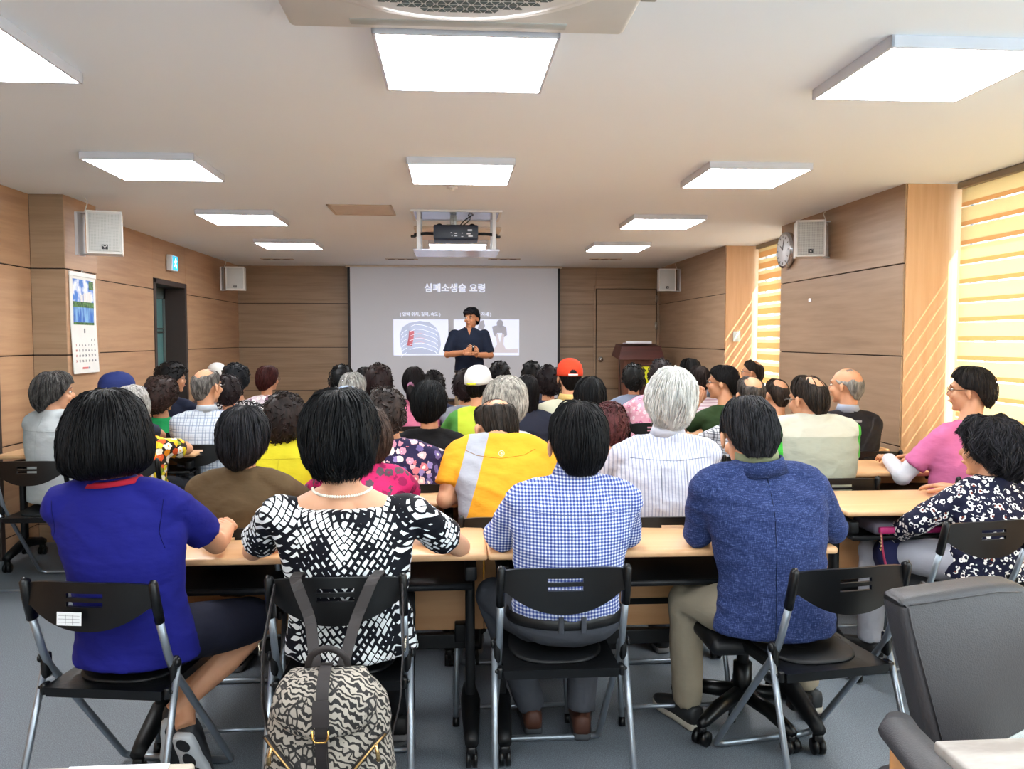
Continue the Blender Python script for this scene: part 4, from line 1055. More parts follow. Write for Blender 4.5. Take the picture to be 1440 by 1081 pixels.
    if nst is None: nst = (900 if vx < .011 else 420 if vx < .0145 else 190)
    hm = hair_mesh(hair, HM, hs, nst, cu, bald, seed, res, messy=messy or (.007 if hair in ('full', 'perm') else .004), wave=wave)
    R.hair = obj('hair', hm, [m_hair(hcol, hcol2), plain(hcol2 or '26262a', .5, spec=.3)], t)
    # ---- shirt
    b = BM(); n = 28
    RG = [(-.06 if hem < .5 else max(0, (hem-hz)/(zs-hz)), .184 if hem < .5 else .172, .134), (.12, .172, .128), (.34, .158, .118), (.58, .172, .120), (.78, .190, .112), (.90, .188, .098), (.97, .160, .084), (1.04, .112, .072), (1.09, .082, .066), (1.13, .067, .058)]
    rings = []
    if scoop: RG = RG[:5]+[(.88, .190, .100), (.94, .170, .088), (.985, .140, .076)]
    for f, a, c in RG:
        p = spine(max(0, f)) + (Vector((0, 0, (zs-hz)*f)) if f < 0 else Vector())
        if f > 1: p = sc+(nb-sc)*((f-1)/.13)+Vector((0, .012, 0))
        a *= w*(1 if f > .5 else 1.0); c *= (.6+.4*w)
        rings.append([p+Vector((cos(2*pi*q/n)*a, sin(2*pi*q/n)*c*(1 if sin(2*pi*q/n) < 0 else .92), 0)) for q in range(n)])
    loft(b, rings)
    for i, s in enumerate((-1, 1)):
        e, wr, _, _ = AR[i]; g = .95+.1*(w-1)
        if scoop: tube(b, [nb+Vector((s*.098, .012, -.072)), SH[i]], [.030, .056], 14)
        else: tube(b, [nb+Vector((s*.030, .012, -.040)), (nb+Vector((s*.03, .012, -.04)))*.45+SH[i]*.55+Vector((0, 0, .010)), SH[i]+Vector((0, 0, .0))], [.040, .050, .056], 14)
        ell(b, SH[i]+Vector((-s*.004, 0, -.008)), (.058*w, .062, .058), None, 14, 10)
        if sleeve == 'long':
            tube(b, [SH[i], SH[i]*.5+e*.5, e, e*.6+wr*.4, e*.08+wr*.92], [.060*g, .057*g, .054*g, .047*g, .038*g], 14); ell(b, e, (.052*g,)*3, None, 12, 8)
        elif sleeve == 'elbow':
            tube(b, [SH[i], SH[i]*.5+e*.5, SH[i]*.06+e*.94], [.058*g, .059*g, .061*g], 14)
        else:
            tube(b, [SH[i], SH[i]*.6+e*.4, SH[i]*.28+e*.72], [.058*g, .060*g, .064*g], 14)
    me = remesh(b, vx*.82, 4)
    off = Vector((seed*.37, 0, 0))
    if fold:
        nn = [v.normal.copy() for v in me.vertices]
        for v, q in zip(me.vertices, nn):
            c = v.co
            f = noise.fractal(Vector((c.x*7+c.z*3, c.y*6, c.z*13-abs(c.x)*5))+off, 1, 2, 3)
            r = 1-abs(noise.noise(Vector((c.x*9-c.z*5, c.y*5, c.z*16+c.x*4))+off*2))*2.2
            v.co = c+q*(fold*f+fold*.8*max(0, r)**2)
    R.shirt = obj('shirt', me, shirt if not isinstance(shirt, str) else fabric(shirt), t)
    if collar:
        kind, cm = collar; cm = fabric(cm) if isinstance(cm, str) else cm
        b = BM(); m = 28; T = (up-lo).normalized(); T = (T+Vector((0, 0, 1))).normalized(); sx_ = T.cross(Vector((0, 1, 0))).normalized(); sy_ = T.cross(sx_)
        if kind == 'jacket': H = [(-.045, .102), (-.004, .086), (.004, .083), (.002, .076), (-.03, .082)]
        elif kind == 'shirt': H = [(-.016, .078), (.022, .064), (.032, .062), (.030, .057), (-.01, .060)]
        else: H = [(-.022, .086*w), (-.010, .078*w), (-.006, .072*w), (-.018, .074*w)]
        c0 = nb+Vector((0, .016, 0))
        loft(b, [[c0+T*h+(sx_*cos(2*pi*q/m)*r-sy_*sin(2*pi*q/m)*r*.9)+Vector((0, 0, -.022*max(0, -(sy_*-sin(2*pi*q/m)).y*-1) if 0 else 0)) for q in range(m)] for h, r in H], cap=False, closed=True)
        obj('collar', recalc(b), cm if kind != 'jacket' else shirt, t)
        if kind == 'jacket':
            b = BM(); loft(b, [[c0+T*h+(sx_*cos(2*pi*q/m)*r-sy_*sin(2*pi*q/m)*r*.9) for q in range(m)] for h, r in ((-.02, .074), (.030, .070), (.034, .066), (-.01, .064))], cap=False, closed=True); obj('shirt_collar', recalc(b), cm, t)
    # ---- trousers / shorts
    b = BM()
    ell(b, (0, .0, .525), (.174*w, (.128 if not tucked else .138), .095 if not tucked else .085), None, 22, 14)
    for i in range(2):
        kn, an = Vector(legs[i][0]), Vector(legs[i][1]); hp = HP[i]
        if barelegs: tube(b, [hp, hp*.5+kn*.5, hp*.1+kn*.9], [.092, .086, .078], 14)
        else: tube(b, [hp, hp*.5+kn*.5, kn, kn*.5+an*.5, an+(kn-an).normalized()*.0], [.092, .084, .068, .060, .054], 14); ell(b, kn, (.066,)*3, None, 12, 8)
    if tucked: loft(b, [[(cos(2*pi*q/24)*.170*w, sin(2*pi*q/24)*.128, z) for q in range(24)] for z in (.50, .53, .56)])
    me = remesh(b, vx*1.3, 3)
    if fold:
        nn = [v.normal.copy() for v in me.vertices]
        for v, q in zip(me.vertices, nn): v.co = v.co+q*fold*.8*noise.fractal(v.co*9+off, 1, 2, 3)
    R.pants = obj('shorts' if barelegs else 'trousers', me, fabric(pants), t)
    if tucked:
        b = BM(); tube(b, [(cos(2*pi*q/32)*.176*w, sin(2*pi*q/32)*.137, .548) for q in range(32)], .018, 8, closed=True, flat=(.35, 1)); obj('belt', b, plain('121214', .4), t)
    if shoeopt:
        for i in range(2):
            an = Vector(legs[i][1]); dd = legs[i][2]
            shoe(t, an, dd, plain(shoes, .6), plain('6a6a6c', .6) if len(legs[i]) < 4 else legs[i][3], tilt=legs[i][4] if len(legs[i]) > 4 else 0)
    if glasses:
        b = BM()
        for s in (-1, 1):
            tube(b, [HM @ Vector((s*.031+cos(a)*.022, .098, .0+sin(a)*.016)) for a in [2*pi*q/16 for q in range(16)]], .0014, 5, closed=True)
            tube(b, [HM @ Vector(q) for q in ((s*.053, .097, .004), (s*.074, .07, .004), (s*.083, .0, .0), (s*.084, -.02, -.012))], .0016, 5)
        tube(b, [HM @ Vector(q) for q in ((-.009, .099, .002), (0, .101, .004), (.009, .099, .002))], .0014, 5)
        obj('glasses', b, plain('1a1614', .3), t)
    if cap:
        cc, back = cap; b = BM(); NN = 28; cm = fabric(cc); rings = []
        for r, z in ((1.10, .012), (1.12, .03), (1.10, .06), (.98, .092), (.74, .118), (.4, .132), (.06, .136)):
            rings.append([HM @ Vector((sin(2*pi*q/NN)*.083*r, -.010+cos(2*pi*q/NN)*.104*r, z+(.012 if cos(2*pi*q/NN) > .2 else 0)*(1 if z < .05 else .3))) for q in range(NN)])
        loft(b, rings); c_ = obj('cap', recalc(b), cm, t)
        b = BM(); br = []
        for q in range(13):
            a = -1.05+2.1*q/12; s_, c2 = sin(a), cos(a)
            br.append([HM @ Vector((s_*.088, -.01+c2*.108, .030)), HM @ Vector((s_*.082*1.0, .075+.10*c2**.7*1.0, .024-.016*abs(s_))), HM @ Vector((s_*.082, .075+.10*c2**.7, .020-.016*abs(s_))), HM @ Vector((s_*.088, -.01+c2*.108, .022))])
        loft(b, br); obj('brim', recalc(b), cm, c_)
        if back:
            opening = back[0] != '!'; back = back.lstrip('!')
            b = BM(); L = [HM @ Vector((s_*.034, -.127+abs(s_)*.006, .022)) for s_ in (-1, -.5, 0, .5, 1)]; tube(b, L, .008, 6, flat=(.4, 1)); obj('strap', b, fabric(back), c_)
            b = BM(); L = [] if not opening else [HM @ Vector(q) for q in ((-.026, -.125, .034), (-.02, -.124, .052), (0, -.120, .064), (.02, -.124, .052), (.026, -.125, .034))]
            if opening: vv = [b.verts.new(p) for p in L]; b.faces.new(vv); g = bmesh.ops.extrude_face_region(b, geom=b.faces[:]); bmesh.ops.translate(b, vec=HM.to_3x3() @ Vector((0, -.003, 0)), verts=[v for v in g['geom'] if isinstance(v, bmesh.types.BMVert)]); obj('strap_opening', recalc(b), m_hair(hcol), c_)
    R.root, R.HM, R.SH, R.AR, R.nb, R.sc, R.spine, R.X0, R.Y0, R.zs = t, HM, SH, AR, nb, sc, spine, X0, Y0, zs
    PEOPLE[key] = R; return R
# ============================================================ WHO SITS WHERE
def seat(R, label, dy=0.0, dx=0.0, rz=0.0): chair(R.X0+dx, R.Y0-.02+dy, rz, label)
NEAR, MID, FAR = .0095, .013, .018
# ---- nearest row
SOL = plain('b8bcc0', .6)
r = person('blue', 'woman with a black bob in a royal blue top with red neckline, nearest row', 150, 545, 2.50, 2.50, bpx=187, hair='bob', hs=1.13, k=1.02, hcol='060608', shirt='121574', pants='181a2a', vx=NEAR,
   yc=672, w=1.0, collar=('tee', 'b01e34'), barelegs=True, arms=[((-.20, .22, .70), (-.10, .30, .80), (.4, 1, .1), .6), ((.19, .16, .775), (.195, .28, .80), (-.7, .8, .1), 1.1)],
   legs=[((-.02, .40, .47), (.10, .10, .20), (.15, 1), SOL, 1.05), ((.30, .34, .47), (.05, .13, .235), (-.25, 1), SOL, 1.05)], shoes='2a2b2f', hem=.46)
chair(-.935-.235*sin(radians(9)), 2.30+.235, radians(-9), 'black folding chair with a paper sticker under the woman in royal blue')
r = person('zebra', 'woman in a black and white block print blouse with pearl necklace, nearest row', 477, 548, 2.48, 2.52, bpx=492, hair='full', hs=1.08, k=1.07, messy=.014, wave=.05, nst=1300, scoop=True, hcol='090a0c', shirt=m_blocks(), pants='15171c', vx=NEAR, yc=683, w=1.12, sw=.17,
   arms=[((-.335, .16, .745), (-.16, .34, .765), (.9, .5, 0), .5), ((.335, .16, .745), (.16, .34, .765), (-.9, .5, 0), .5)], sleeve='short', hem=.46, fold=.005, skin='cf9f80')
ZB = r
f = BM(); nb = r.nb
for q in range(34):
    a = pi*1.02+q*(pi*.96)/33*1.0; a = -pi*.02-q*pi*.96/33
    ell(f, nb+Vector((cos(a)*.088, .02+sin(a)*.076, -.012-.014*sin(-a))), (.0044,)*3, None, 6, 5)
obj('necklace', f, plain('e8e2d4', .25), r.root)['kind'] = 'stuff'
chair(-.333, 2.535, 0, 'black folding chair with a backpack slung on it, under the block print blouse')
r = person('check', 'man with black hair in a navy gingham shirt and grey trousers, nearest row', 813, 567, 2.60, 2.60, bpx=795, hair='short', hs=1.03, hcol='0a0a0c', shirt=m_gingham(), pants='4a4d55', shoes='4a2a1e', vx=NEAR, yc=668, w=1.06, k=1.06, female=False,
   collar=('shirt', 'ffffff'), sleeve='elbow', arms=[((-.21, .12, .755), (-.12, .32, .768), (.5, 1, 0), .4), ((.215, .12, .755), (.12, .32, .768), (-.5, 1, 0), .4)], tucked=True, hem=.565, fold=.005,
   legs=[((-.22, .26, .52), (-.075, .33, .085), (0, 1), plain('3c3f44')), ((.13, .36, .50), (.10, .28, .085), (.1, 1), plain('3c3f44'))])
[c for c in r.root.children if c.name.startswith('collar')][0].data.materials[0] = m_gingham()
chair(.322, 2.585, 0, 'black folding chair under the man in the gingham shirt')
f = BM()
for sx in (-.03, .04): bx(sx-.008, sx+.008, -.150, -.140, .525, .575, .002, f)
obj('belt_loops', f, fabric('4a4d55'), r.root)['kind'] = 'stuff'
f = BM()
for sx in (-1, 1): poly(f, [(sx*.06, .50), (sx*.13, .53), (sx*.15, .50), (sx*.075, .465)], -.004, 'Y', -.128)
r = person('blazer', 'man in a slubbed blue blazer with olive collar and khaki trousers, nearest row', 1053, 562, 2.66, 2.60, bpx=1095, hair='short', hcol='0c0c0f', hcol2='2a2a2e', shirt=m_blazer(), pants='9a8f7c', shoes='202224', vx=NEAR, yc=650, w=1.12, k=1.05, female=False, sleeve='long',
   arms=[((-.235, .10, .77), (-.13, .33, .775), (.5, 1, 0), .4), ((.25, .12, .77), (.16, .34, .775), (-.5, 1, 0), .4)], hem=.47, fold=.005, hpitch=18,
   legs=[((-.24, .22, .50), (-.20, .32, .085), (-.35, 1), plain('a8a294')), ((.22, .40, .50), (.30, .42, .085), (-.25, 1), plain('a8a294'))], collar=('jacket', '8f9474'))
f = BM(); fv = r.spine(.5)
chair(1.09+.235*sin(radians(9)), 2.29+.235, radians(9), 'empty looking black folding chair standing close behind the man in the blue blazer')
BL = r
# ---- second row
r = person('olive', 'woman with short straight black hair in a brown knit top, second row', 342, 571, 3.16, 3.18, bpx=335, hair='full', curl=False, hcol='0d0d10', hcol2='26262b', shirt='5c4a32', pants='20222a', vx=MID, yc=658, w=.98, k=.98, sleeve='elbow', hyaw=-8)
seat(r, 'black folding chair under the woman in the brown knit top')
r = person('magenta', 'woman in a magenta leaf print blouse behind the block print blouse', 517, 572, 3.36, 3.28, bpx=501, hair='perm', curl=False, hcol='241b18', hcol2='4a3a32', shirt=m_floral('b8205e', ['8a1a4c', '54464e', '6a1840', '8a1a4c'], 26, .50), vx=MID, yc=652, w=.94, k=.95)
seat(r, 'black folding chair under the woman in the magenta leaf print blouse')
s = NT('yellow_polo_with_grey_side'); sep = s.n('SeparateXYZ'); s.set(sep.inputs[0], s.co())
sx_ = s.math('ADD', sep.outputs[0], s.math('MULTIPLY', sep.outputs[2], -.30)); band = s.math('MULTIPLY', s.math('LESS_THAN', sx_, -.375), s.math('GREATER_THAN', sx_, -.455))
foldn(s, .3); M_YEL = s.fin(s.mix(band, s.mix(s.noise(9), 'd8921e', 'e0a02a'), '9c9fa8'), .8, spec=.2)
r = person('yellow', 'balding man bowing his head in a golden yellow polo with grey side band', 697, 560, 3.56, 3.30, bpx=712, hair='crop', hcol='17130f', hcol2='302822', bald=(.50, .15), shirt=M_YEL, pants='2a2d34', vx=MID, yc=612, w=1.12, k=1.12, female=False, hpitch=18, hyaw=22,
   arms=[((-.25, .08, .765), (-.05, .30, .768), (.8, .5, 0), .4), ((.25, .12, .765), (.1, .32, .768), (-.5, 1, 0), .4)], fold=.005)
f = BM(); bx(-.022, .022, -.002, .0, -.006, .003, 0, f); 
f2 = BM(); tube(f2, [(cos(a)*.011, 0, .006+sin(a)*.011) for a in [2*pi*q/16 for q in range(16)]], .0012, 4, closed=True); ell(f2, (0, 0, .006), (.004, .002, .005))
q_ = r.spine(.93); lg = obj('chest_emblem', f2, fabric('f4efe4'), r.root); lg.location = (q_.x, q_.y-.112, q_.z+.02); lg.name = 'back_emblem'
seat(r, 'black folding chair under the man in the golden yellow polo')
r = person('white', 'white haired man in a white pinstriped shirt, second row', 943, 519, 3.30, 3.26, bpx=925, hair='full', curl=False, hcol='aeaeaa', hcol2='dcdcd8', hyaw=-6, shirt=m_stripe('c3c7d4', '989fb6', 75, .35), pants='30343c', vx=MID, yc=610, w=1.08, k=1.02, female=False,
   messy=.012, wave=.05, collar=('shirt', 'd0d5e2'), sleeve='elbow', fold=.006, tilt=6)
seat(r, 'black folding chair under the white haired man')
r = person('leopard', 'woman with wavy black hair in a leopard ring print blouse, by the windows', 1393, 583, 3.20, 3.12, bpx=1395, hair='perm', curl=False, messy=.022, wave=.16, hcol='0c0b0d', hcol2='2a282d', shirt=m_rings(), pants='b9bbc6', vx=NEAR, yc=672, w=1.04, k=1.04, hyaw=32, byaw=8, sleeve='long', hs=1.05,
   arms=[((-.26, .10, .68), (-.25, .30, .565), (-.1, 1, -.15), .25), ((.24, .16, .76), (.12, .34, .768), (-.4, 1, 0), .3)], legs=[((-.26, .36, .50), (-.24, .40, .085), (0, 1)), ((.12, .40, .50), (.12, .40, .085), (0, 1))], nst=1500)
chair(1.93, 3.08, radians(9), 'black folding chair under the leopard print blouse, beside the leather armchair')
f = BM(); tube(f, [Vector((-.262, .27, .50)), Vector((-.25, .20, .52))], [.078, .09], 16); obj('navy_shorts_hem', f, fabric('23264e'), r.root)
# ---- third row
r = person('yellowtop', 'woman with curly dark hair in a bright lemon yellow shirt', 400, 551, 4.02, 4.00, bpx=393, hair='perm', hcol='15100f', hcol2='2c2220', shirt='d8cf2c', pants='20222a', vx=MID, yc=610, w=.98, hyaw=-12, collar=('shirt', 'ece436'))
seat(r, 'black folding chair under the woman in lemon yellow')
r = person('purple', 'woman with short curly hair in a dark purple blouse with pink flowers', 541, 545, 4.06, 4.02, bpx=577, hair='perm', hcol='120f10', hcol2='3a302c', shirt=m_floral('251f42', ['c98aa0', '6b5f92', 'd9b0b4', '8c7cb0', 'c4707a', 'efd9cf'], 24, .50), vx=MID, yc=618, w=1.06, hpitch=12, sleeve='elbow',
   arms=[None, ((.26, .13, .765), (.20, .33, .768), (-.5, 1, 0), .4)])
seat(r, 'black folding chair under the dark purple floral blouse')
r = person('pinkfloral', 'woman with maroon curly hair in a pink daisy print blouse', 858, 565, 4.10, 4.08, bpx=862, hair='perm', hcol='2e1416', hcol2='5a3234', shirt=m_floral('e08aa6', ['f0d4dc', 'c8d4f0', 'e9c6a0', 'f4f0f4'], 22, .30), vx=MID, yc=622, w=.9, k=.9, hyaw=-20)
seat(r, 'black folding chair under the pink daisy print blouse')
r = person('beige', 'man with receding hair in a pale beige vest over a green shirt', 1137, 528, 4.10, 4.04, bpx=1150, hair='crop', hcol='15120f', hcol2='3a2f28', bald=(.32, .5), shirt='c9c9b6', pants='3a3a3c', vx=MID, yc=582, w=1.22, female=False, hyaw=25, hpitch=8, glasses=True, k=1.06)
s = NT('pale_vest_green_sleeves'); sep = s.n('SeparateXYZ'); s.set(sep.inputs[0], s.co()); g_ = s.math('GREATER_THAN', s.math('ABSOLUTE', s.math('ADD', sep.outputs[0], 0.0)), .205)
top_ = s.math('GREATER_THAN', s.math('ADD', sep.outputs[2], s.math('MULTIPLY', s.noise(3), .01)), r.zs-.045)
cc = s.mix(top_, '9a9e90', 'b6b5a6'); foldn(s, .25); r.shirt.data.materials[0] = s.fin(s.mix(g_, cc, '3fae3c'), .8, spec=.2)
seat(r, 'black folding chair under the man in the pale beige vest')
r = person('pinkman', 'man with glasses in a pink t-shirt over white sleeves, by the windows', 1365, 516, 4.06, 4.02, bpx=1345, hair='short', hcol='100e0f', hcol2='2c2725', shirt='cf6f9f', pants='2a2d34', vx=MID, yc=592, w=1.05, female=False, hyaw=38, byaw=12, glasses=True, hs=1.05,
   arms=[((-.24, .10, .72), (-.13, .33, .775), (.5, 1, 0), .4), None])
f = BM(); e_, w_, _, _ = r.AR[0]; tube(f, [r.SH[0]*.3+e_*.7, e_, e_*.5+w_*.5, w_], [.048, .05, .043, .036], 12); ell(f, e_, (.05,)*3); obj('white_sleeve', remesh(f, .009, 3), fabric('d4d4de'), r.root)
seat(r, 'black folding chair under the man in the pink t-shirt', rz=.12)
# ---- fourth row
r = person('blouse', 'woman with grey black hair in a white blouse sitting alone by the left wall', 76, 522, 5.0, 5.0, bpx=78, hair='full', hcol='1c1b1c', hcol2='5a5856', shirt='c4ccd0', pants='5a5148', shoes='e0e0dc', vx=MID, yc=576, w=1.06, sleeve='elbow', hyaw=-38, byaw=-25, legs=[((-.10, .40, .50), (-.02, .46, .085), (.1, 1)), ((.14, .40, .50), (.14, .42, .085), (.1, 1))])
chair(-2.33, 4.87, 0, 'black folding chair under the woman in the white blouse by the left wall')
r = person('orange', 'grey haired woman in an orange and yellow flower print blouse', 184, 541, 4.92, 4.90, bpx=196, hair='perm', curl=False, hcol='6d6a68', hcol2='c0bdb8', shirt=m_floral('2a2018', ['e08a1a', 'd8c22c', 'd0552a', 'e9e0d0', '7a8a2a', 'e8a820'], 26, .60), vx=MID, w=1.0)
seat(r, 'black folding chair under the orange and yellow flower print blouse')
r = person('greenhid', 'dark haired woman in a pale green top hidden behind the block print blouse', 458, 549, 4.84, 4.82, hair='full', hcol='101012', shirt='8fcf9a', vx=FAR, bpx=440)
seat(r, 'black folding chair under the woman in the pale green top')
r = person('black', 'woman with a smooth black bob in a black sparkly top', 604, 535, 4.84, 4.80, hair='full', curl=False, hcol='080a0c', shirt='0c0c10', vx=MID, w=1.04, hyaw=-14, sleeve='elbow', hs=1.06)
seat(r, 'black folding chair under the woman in the black sparkly top')
r = person('greywave', 'woman with grey wavy hair in a white and pink top', 712, 528, 4.40, 4.44, bpx=700, hair='perm', curl=False, hcol='6f6d68', hcol2='c4c0b6', shirt=m_stripe('dcdce2', 'e8a0a8', 9, .2, 2), vx=MID, w=.98, hyaw=-20, hs=1.16, nst=900)
seat(r, 'black folding chair under the grey wavy haired woman', dy=.05)
r = person('blackb', 'person with short black hair behind the maroon haired woman, fourth row', 830, 530, 4.86, 4.84, hair='full', curl=False, hcol='090a0c', shirt='30343e', vx=FAR, w=.95)
seat(r, 'black folding chair behind the maroon haired woman')
r = person('balding', 'man with thinning grey hair in a dark checked shirt', 1056, 528, 4.84, 4.82, bpx=1042, hair='crop', hcol='2a2624', hcol2='5a5450', bald=(.5, .35), shirt=m_plaid('c0c4cc', '2c3040', '1c2030', 28), vx=MID, female=False, w=1.06)
seat(r, 'black folding chair under the man in the dark checked shirt')
r = person('bald', 'bald man in a dark jacket over a pale blue collar beside the window column', 1190, 516, 4.96, 4.94, bpx=1196, hair='crop', hcol='6a6660', hcol2='9a968e', bald=(1.02, .02), shirt='1f1e24', sleeve='long', vx=MID, female=False, w=1.06, hyaw=42, collar=('shirt', 'a9b4c8'))
q_ = r.spine(.95); f = BM(); bx(-.03, .03, -.002, 0, -.006, .006, 0, f); o = obj('back_badge', f, plain('8a8c92'), r.root, smooth=False); o.location = (q_.x, q_.y-.108, q_.z+.02)
seat(r, 'black folding chair under the bald man in the dark jacket')
# ---- fifth row and beyond: (key, label, px, ytop, Y, options)
PL1 = m_plaid('b9c2cc', '7e8aa0', '5a6478', 22); FL3 = m_floral('e4a8bc', ['f4dce4', 'd878a0', 'f0c8d4'], 26, .4)
FLP = m_floral('c8bcc8', ['f2eef2', '8a6a80', 'd8d0d8'], 20, .5); BW = m_rings('1a1a1e', 'd8d6d6', '1a1a1e', 60)
s = NT('lime_top_green_sides'); sep = s.n('SeparateXYZ'); s.set(sep.inputs[0], s.co()); M_LIME = None
g_ = s.math('GREATER_THAN', s.math('ABSOLUTE', sep.outputs[0]), .12); M_LIME = s.fin(s.mix(g_, 'a8bc28', '3f8030'), .8)
D = dict
LIST = [
 ('bluecap', 'person in a navy blue baseball cap turned to the right by the left wall', 166, 527, 5.66, D(hair='crop', cap=('27346e', None), hyaw=-72, shirt='3a4050', female=False)),
 ('plaid', 'balding grey haired man in a pale blue plaid shirt', 291, 517, 5.58, D(hair='crop', hcol='3a3836', hcol2='7a7672', bald=(.55, .2), shirt=PL1, female=False, w=1.16, hyaw=-28, glasses=True, vx=MID, collar=('shirt', 'b9c2cc'), pants='a0a4ac', k=1.05)),
 ('green', 'brown haired woman in an emerald green top', 226, 528, 6.30, D(hair='perm', hcol='1e1513', hcol2='3c2c28', shirt='1f9a58', hyaw=-25, w=.95, k=1.05, hs=1.15, vx=MID, bpx=232)),
 ('navy', 'dark haired woman with glasses in navy, looking right, before the glass doorway', 242, 508, 6.95, D(hair='perm', hcol='0c0b0c', shirt='182036', hyaw=-55, glasses=True, byaw=-20, bpx=247, hs=1.12, vx=.0145)),
 ('whitehat', 'person in a white hat at the front by the left wall', 305, 513, 8.30, D(hair='crop', cap=('dadcd8', None), shirt='7a8088', hcol='3a3634')),
 ('bwprint', 'woman with curly blue black hair in a black and white printed blouse', 331, 511, 6.55, D(hair='perm', hcol='0a0d12', shirt=BW, bpx=348, hyaw=-20, w=1.04, vx=.0145)),
 ('pinkchild', 'small dark haired person in pale pink beside the plaid shirt', 321, 527, 6.12, D(hair='perm', hcol='1a1416', shirt='e0a8b8', k=.88, bpx=330, w=.8)),
 ('redhair', 'woman with reddish brown hair in a lilac flower blouse at the front left', 377, 514, 7.9, D(hair='full', hcol='2a1212', hcol2='4a2422', shirt=FLP, hyaw=-42, bpx=373, glasses=True)),
 ('sunhat', 'woman in a small pale blue patterned sun hat', 487, 546, 5.45, D(hair='crop', cap=('9fb0cc', None), hcol='8a8884', hyaw=60, shirt='3a3450', k=.8, w=.85)),
 ('greyclip', 'grey haired woman with silver hair clips', 496, 524, 6.2, D(hair='full', hcol='6e6e6c', hcol2='b4b4b0', shirt='3a2f5e', hyaw=-25, curl=False, vx=.0145)),
 ('darkleft', 'dark haired woman left of the silver haired woman, against the screen edge', 481, 513, 7.2, D(hair='perm', hcol='0b0c0e', shirt='242a38', hs=1.05)),
 ('darkmid', 'dark haired woman half hidden left of the brown curly head', 514, 516, 7.9, D(hair='full', hcol='100e10', shirt='38304e')),
 ('browncurl', 'woman with brown black curly hair in a deep purple top', 532, 512, 6.5, D(hair='perm', hcol='170f10', hcol2='2e2020', shirt='3c2a78', bpx=522, hs=1.1, vx=.0145)),
 ('pony', 'woman with a low ponytail and pink flower scrunchie in a pink top', 582, 516, 6.6, D(hair='full', hcol='100c0e', shirt='ee86a8', curl=False, k=.95, bpx=592, vx=.0145)),
 ('navyside', 'curly dark haired woman in a navy top beside the ponytail', 609, 521, 7.3, D(hair='perm', hcol='0e0c0e', shirt='2c3450', bpx=618)),
 ('whitecap', 'person in a white baseball cap and a lime and green top', 673, 518, 5.72, D(hair='crop', cap=('dfe1df', '!d8dc3a'), hcol='0e0c0d', shirt=M_LIME, hyaw=-25, hpitch=-6, female=False, w=.95, bpx=668, vx=.0145)),
 ('greyshirt', 'dark haired woman in a pale grey top left of the white cap', 655, 519, 6.55, D(hair='perm', hcol='171012', shirt='9aa2b2', bpx=655)),
 ('frontcurl', 'black curly haired person in front of the screen, right of the lecturer', 702, 508, 7.7, D(hair='perm', hcol='0b0b0c', shirt='4a4a58')),
 ('longhair', 'woman with long straight black hair right of the grey waves', 741, 527, 5.60, D(hair='long', curl=False, hcol='0b0a0c', shirt='202434', k=.86)),
 ('curlr', 'black curly haired woman in front of the right screen edge', 748, 508, 8.0, D(hair='perm', hcol='0c0b0c', shirt='2a2e40')),
 ('navyr', 'dark haired woman in a navy top left of the red cap', 771, 513, 6.62, D(hair='perm', hcol='120d10', shirt='1c2344', w=1.05, bpx=768)),
 ('redcap', 'man in an orange red baseball cap and a cream shirt', 801, 508, 5.80, D(hair='crop', cap=('e2482a', 'e8e6e4'), hcol='0e0c0c', shirt='d3d3bc', female=False, w=1.12, collar=('shirt', 'e4c47c'), bpx=790, vx=MID, hyaw=4)),
 ('greyblue', 'person with curly hair in a blue grey shirt in front of the lectern', 891, 511, 7.5, D(hair='perm', hcol='121414', shirt='8592aa', bpx=889)),
 ('pinkarm', 'curly haired woman in a pink flowered blouse leaning left of the lectern', 930, 505, 6.72, D(hair='perm', hcol='161214', hcol2='3a3436', shirt=FL3, bpx=908, w=1.05)),
 ('profile', 'young dark haired man looking left at the front right', 970, 504, 8.2, D(hair='full', curl=False, hcol='0b0b0c', shirt='505868', hyaw=45, female=False)),
 ('pinkstripe', 'short haired man in a pale pink striped shirt', 983, 514, 6.72, D(hair='crop', hcol='1c1614', hcol2='3c3230', shirt=m_stripe('dcd0d8', 'c0a4b4', 40, .4, 2), female=False, w=1.08, hyaw=18, bpx=988)),
 ('olivegreen', 'man in a dark green t-shirt with glasses resting his chin on his hand', 1016, 514, 5.80, D(hair='short', hcol='0c0b0c', shirt='2c4224', female=False, hyaw=48, byaw=15, glasses=True, bpx=1025, vx=MID, k=1.05, w=1.05)),
 ('farglasses', 'man with glasses looking left beside the sunlit blind', 1058, 506, 7.55, D(hair='crop', hcol='1a1412', shirt='5a5450', female=False, hyaw=62, glasses=True, bald=(.3, .4))),
 ('crown', 'man with a thin crown in a cream patterned shirt near the window column', 1092, 532, 5.75, D(hair='crop', hcol='17120f', hcol2='3a302a', bald=(.4, .45), shirt=m_stripe('dcd4c8', 'b8a898', 50, .3, 2), female=False, hyaw=15, vx=.0145)),
]
for key, lab, px, yt, Y, o_ in LIST:
    o_ = dict(o_); o_.setdefault('vx', FAR)
    if key == 'olivegreen':
        # the hand comes up to the chin
        o_['arms'] = [((-.27, .20, .775), (-.13, .20, .98), (.35, .15, 1), .9), None]
    r = person(key, lab, px, yt, Y, Y-.05, **o_)
    q_ = lab.split(',')[0]
    for m_ in (' in front ', ' beside ', ' near ', ' right of ', ' left of ', ' before ', ' resting ', ' at the front', ' looking ', ' turned ', ' in a black', ' and pink ', ' and a '):
        if len(q_.split()) > 11: q_ = q_.split(m_)[0]
    seat(r, 'black folding chair under the ' + q_)
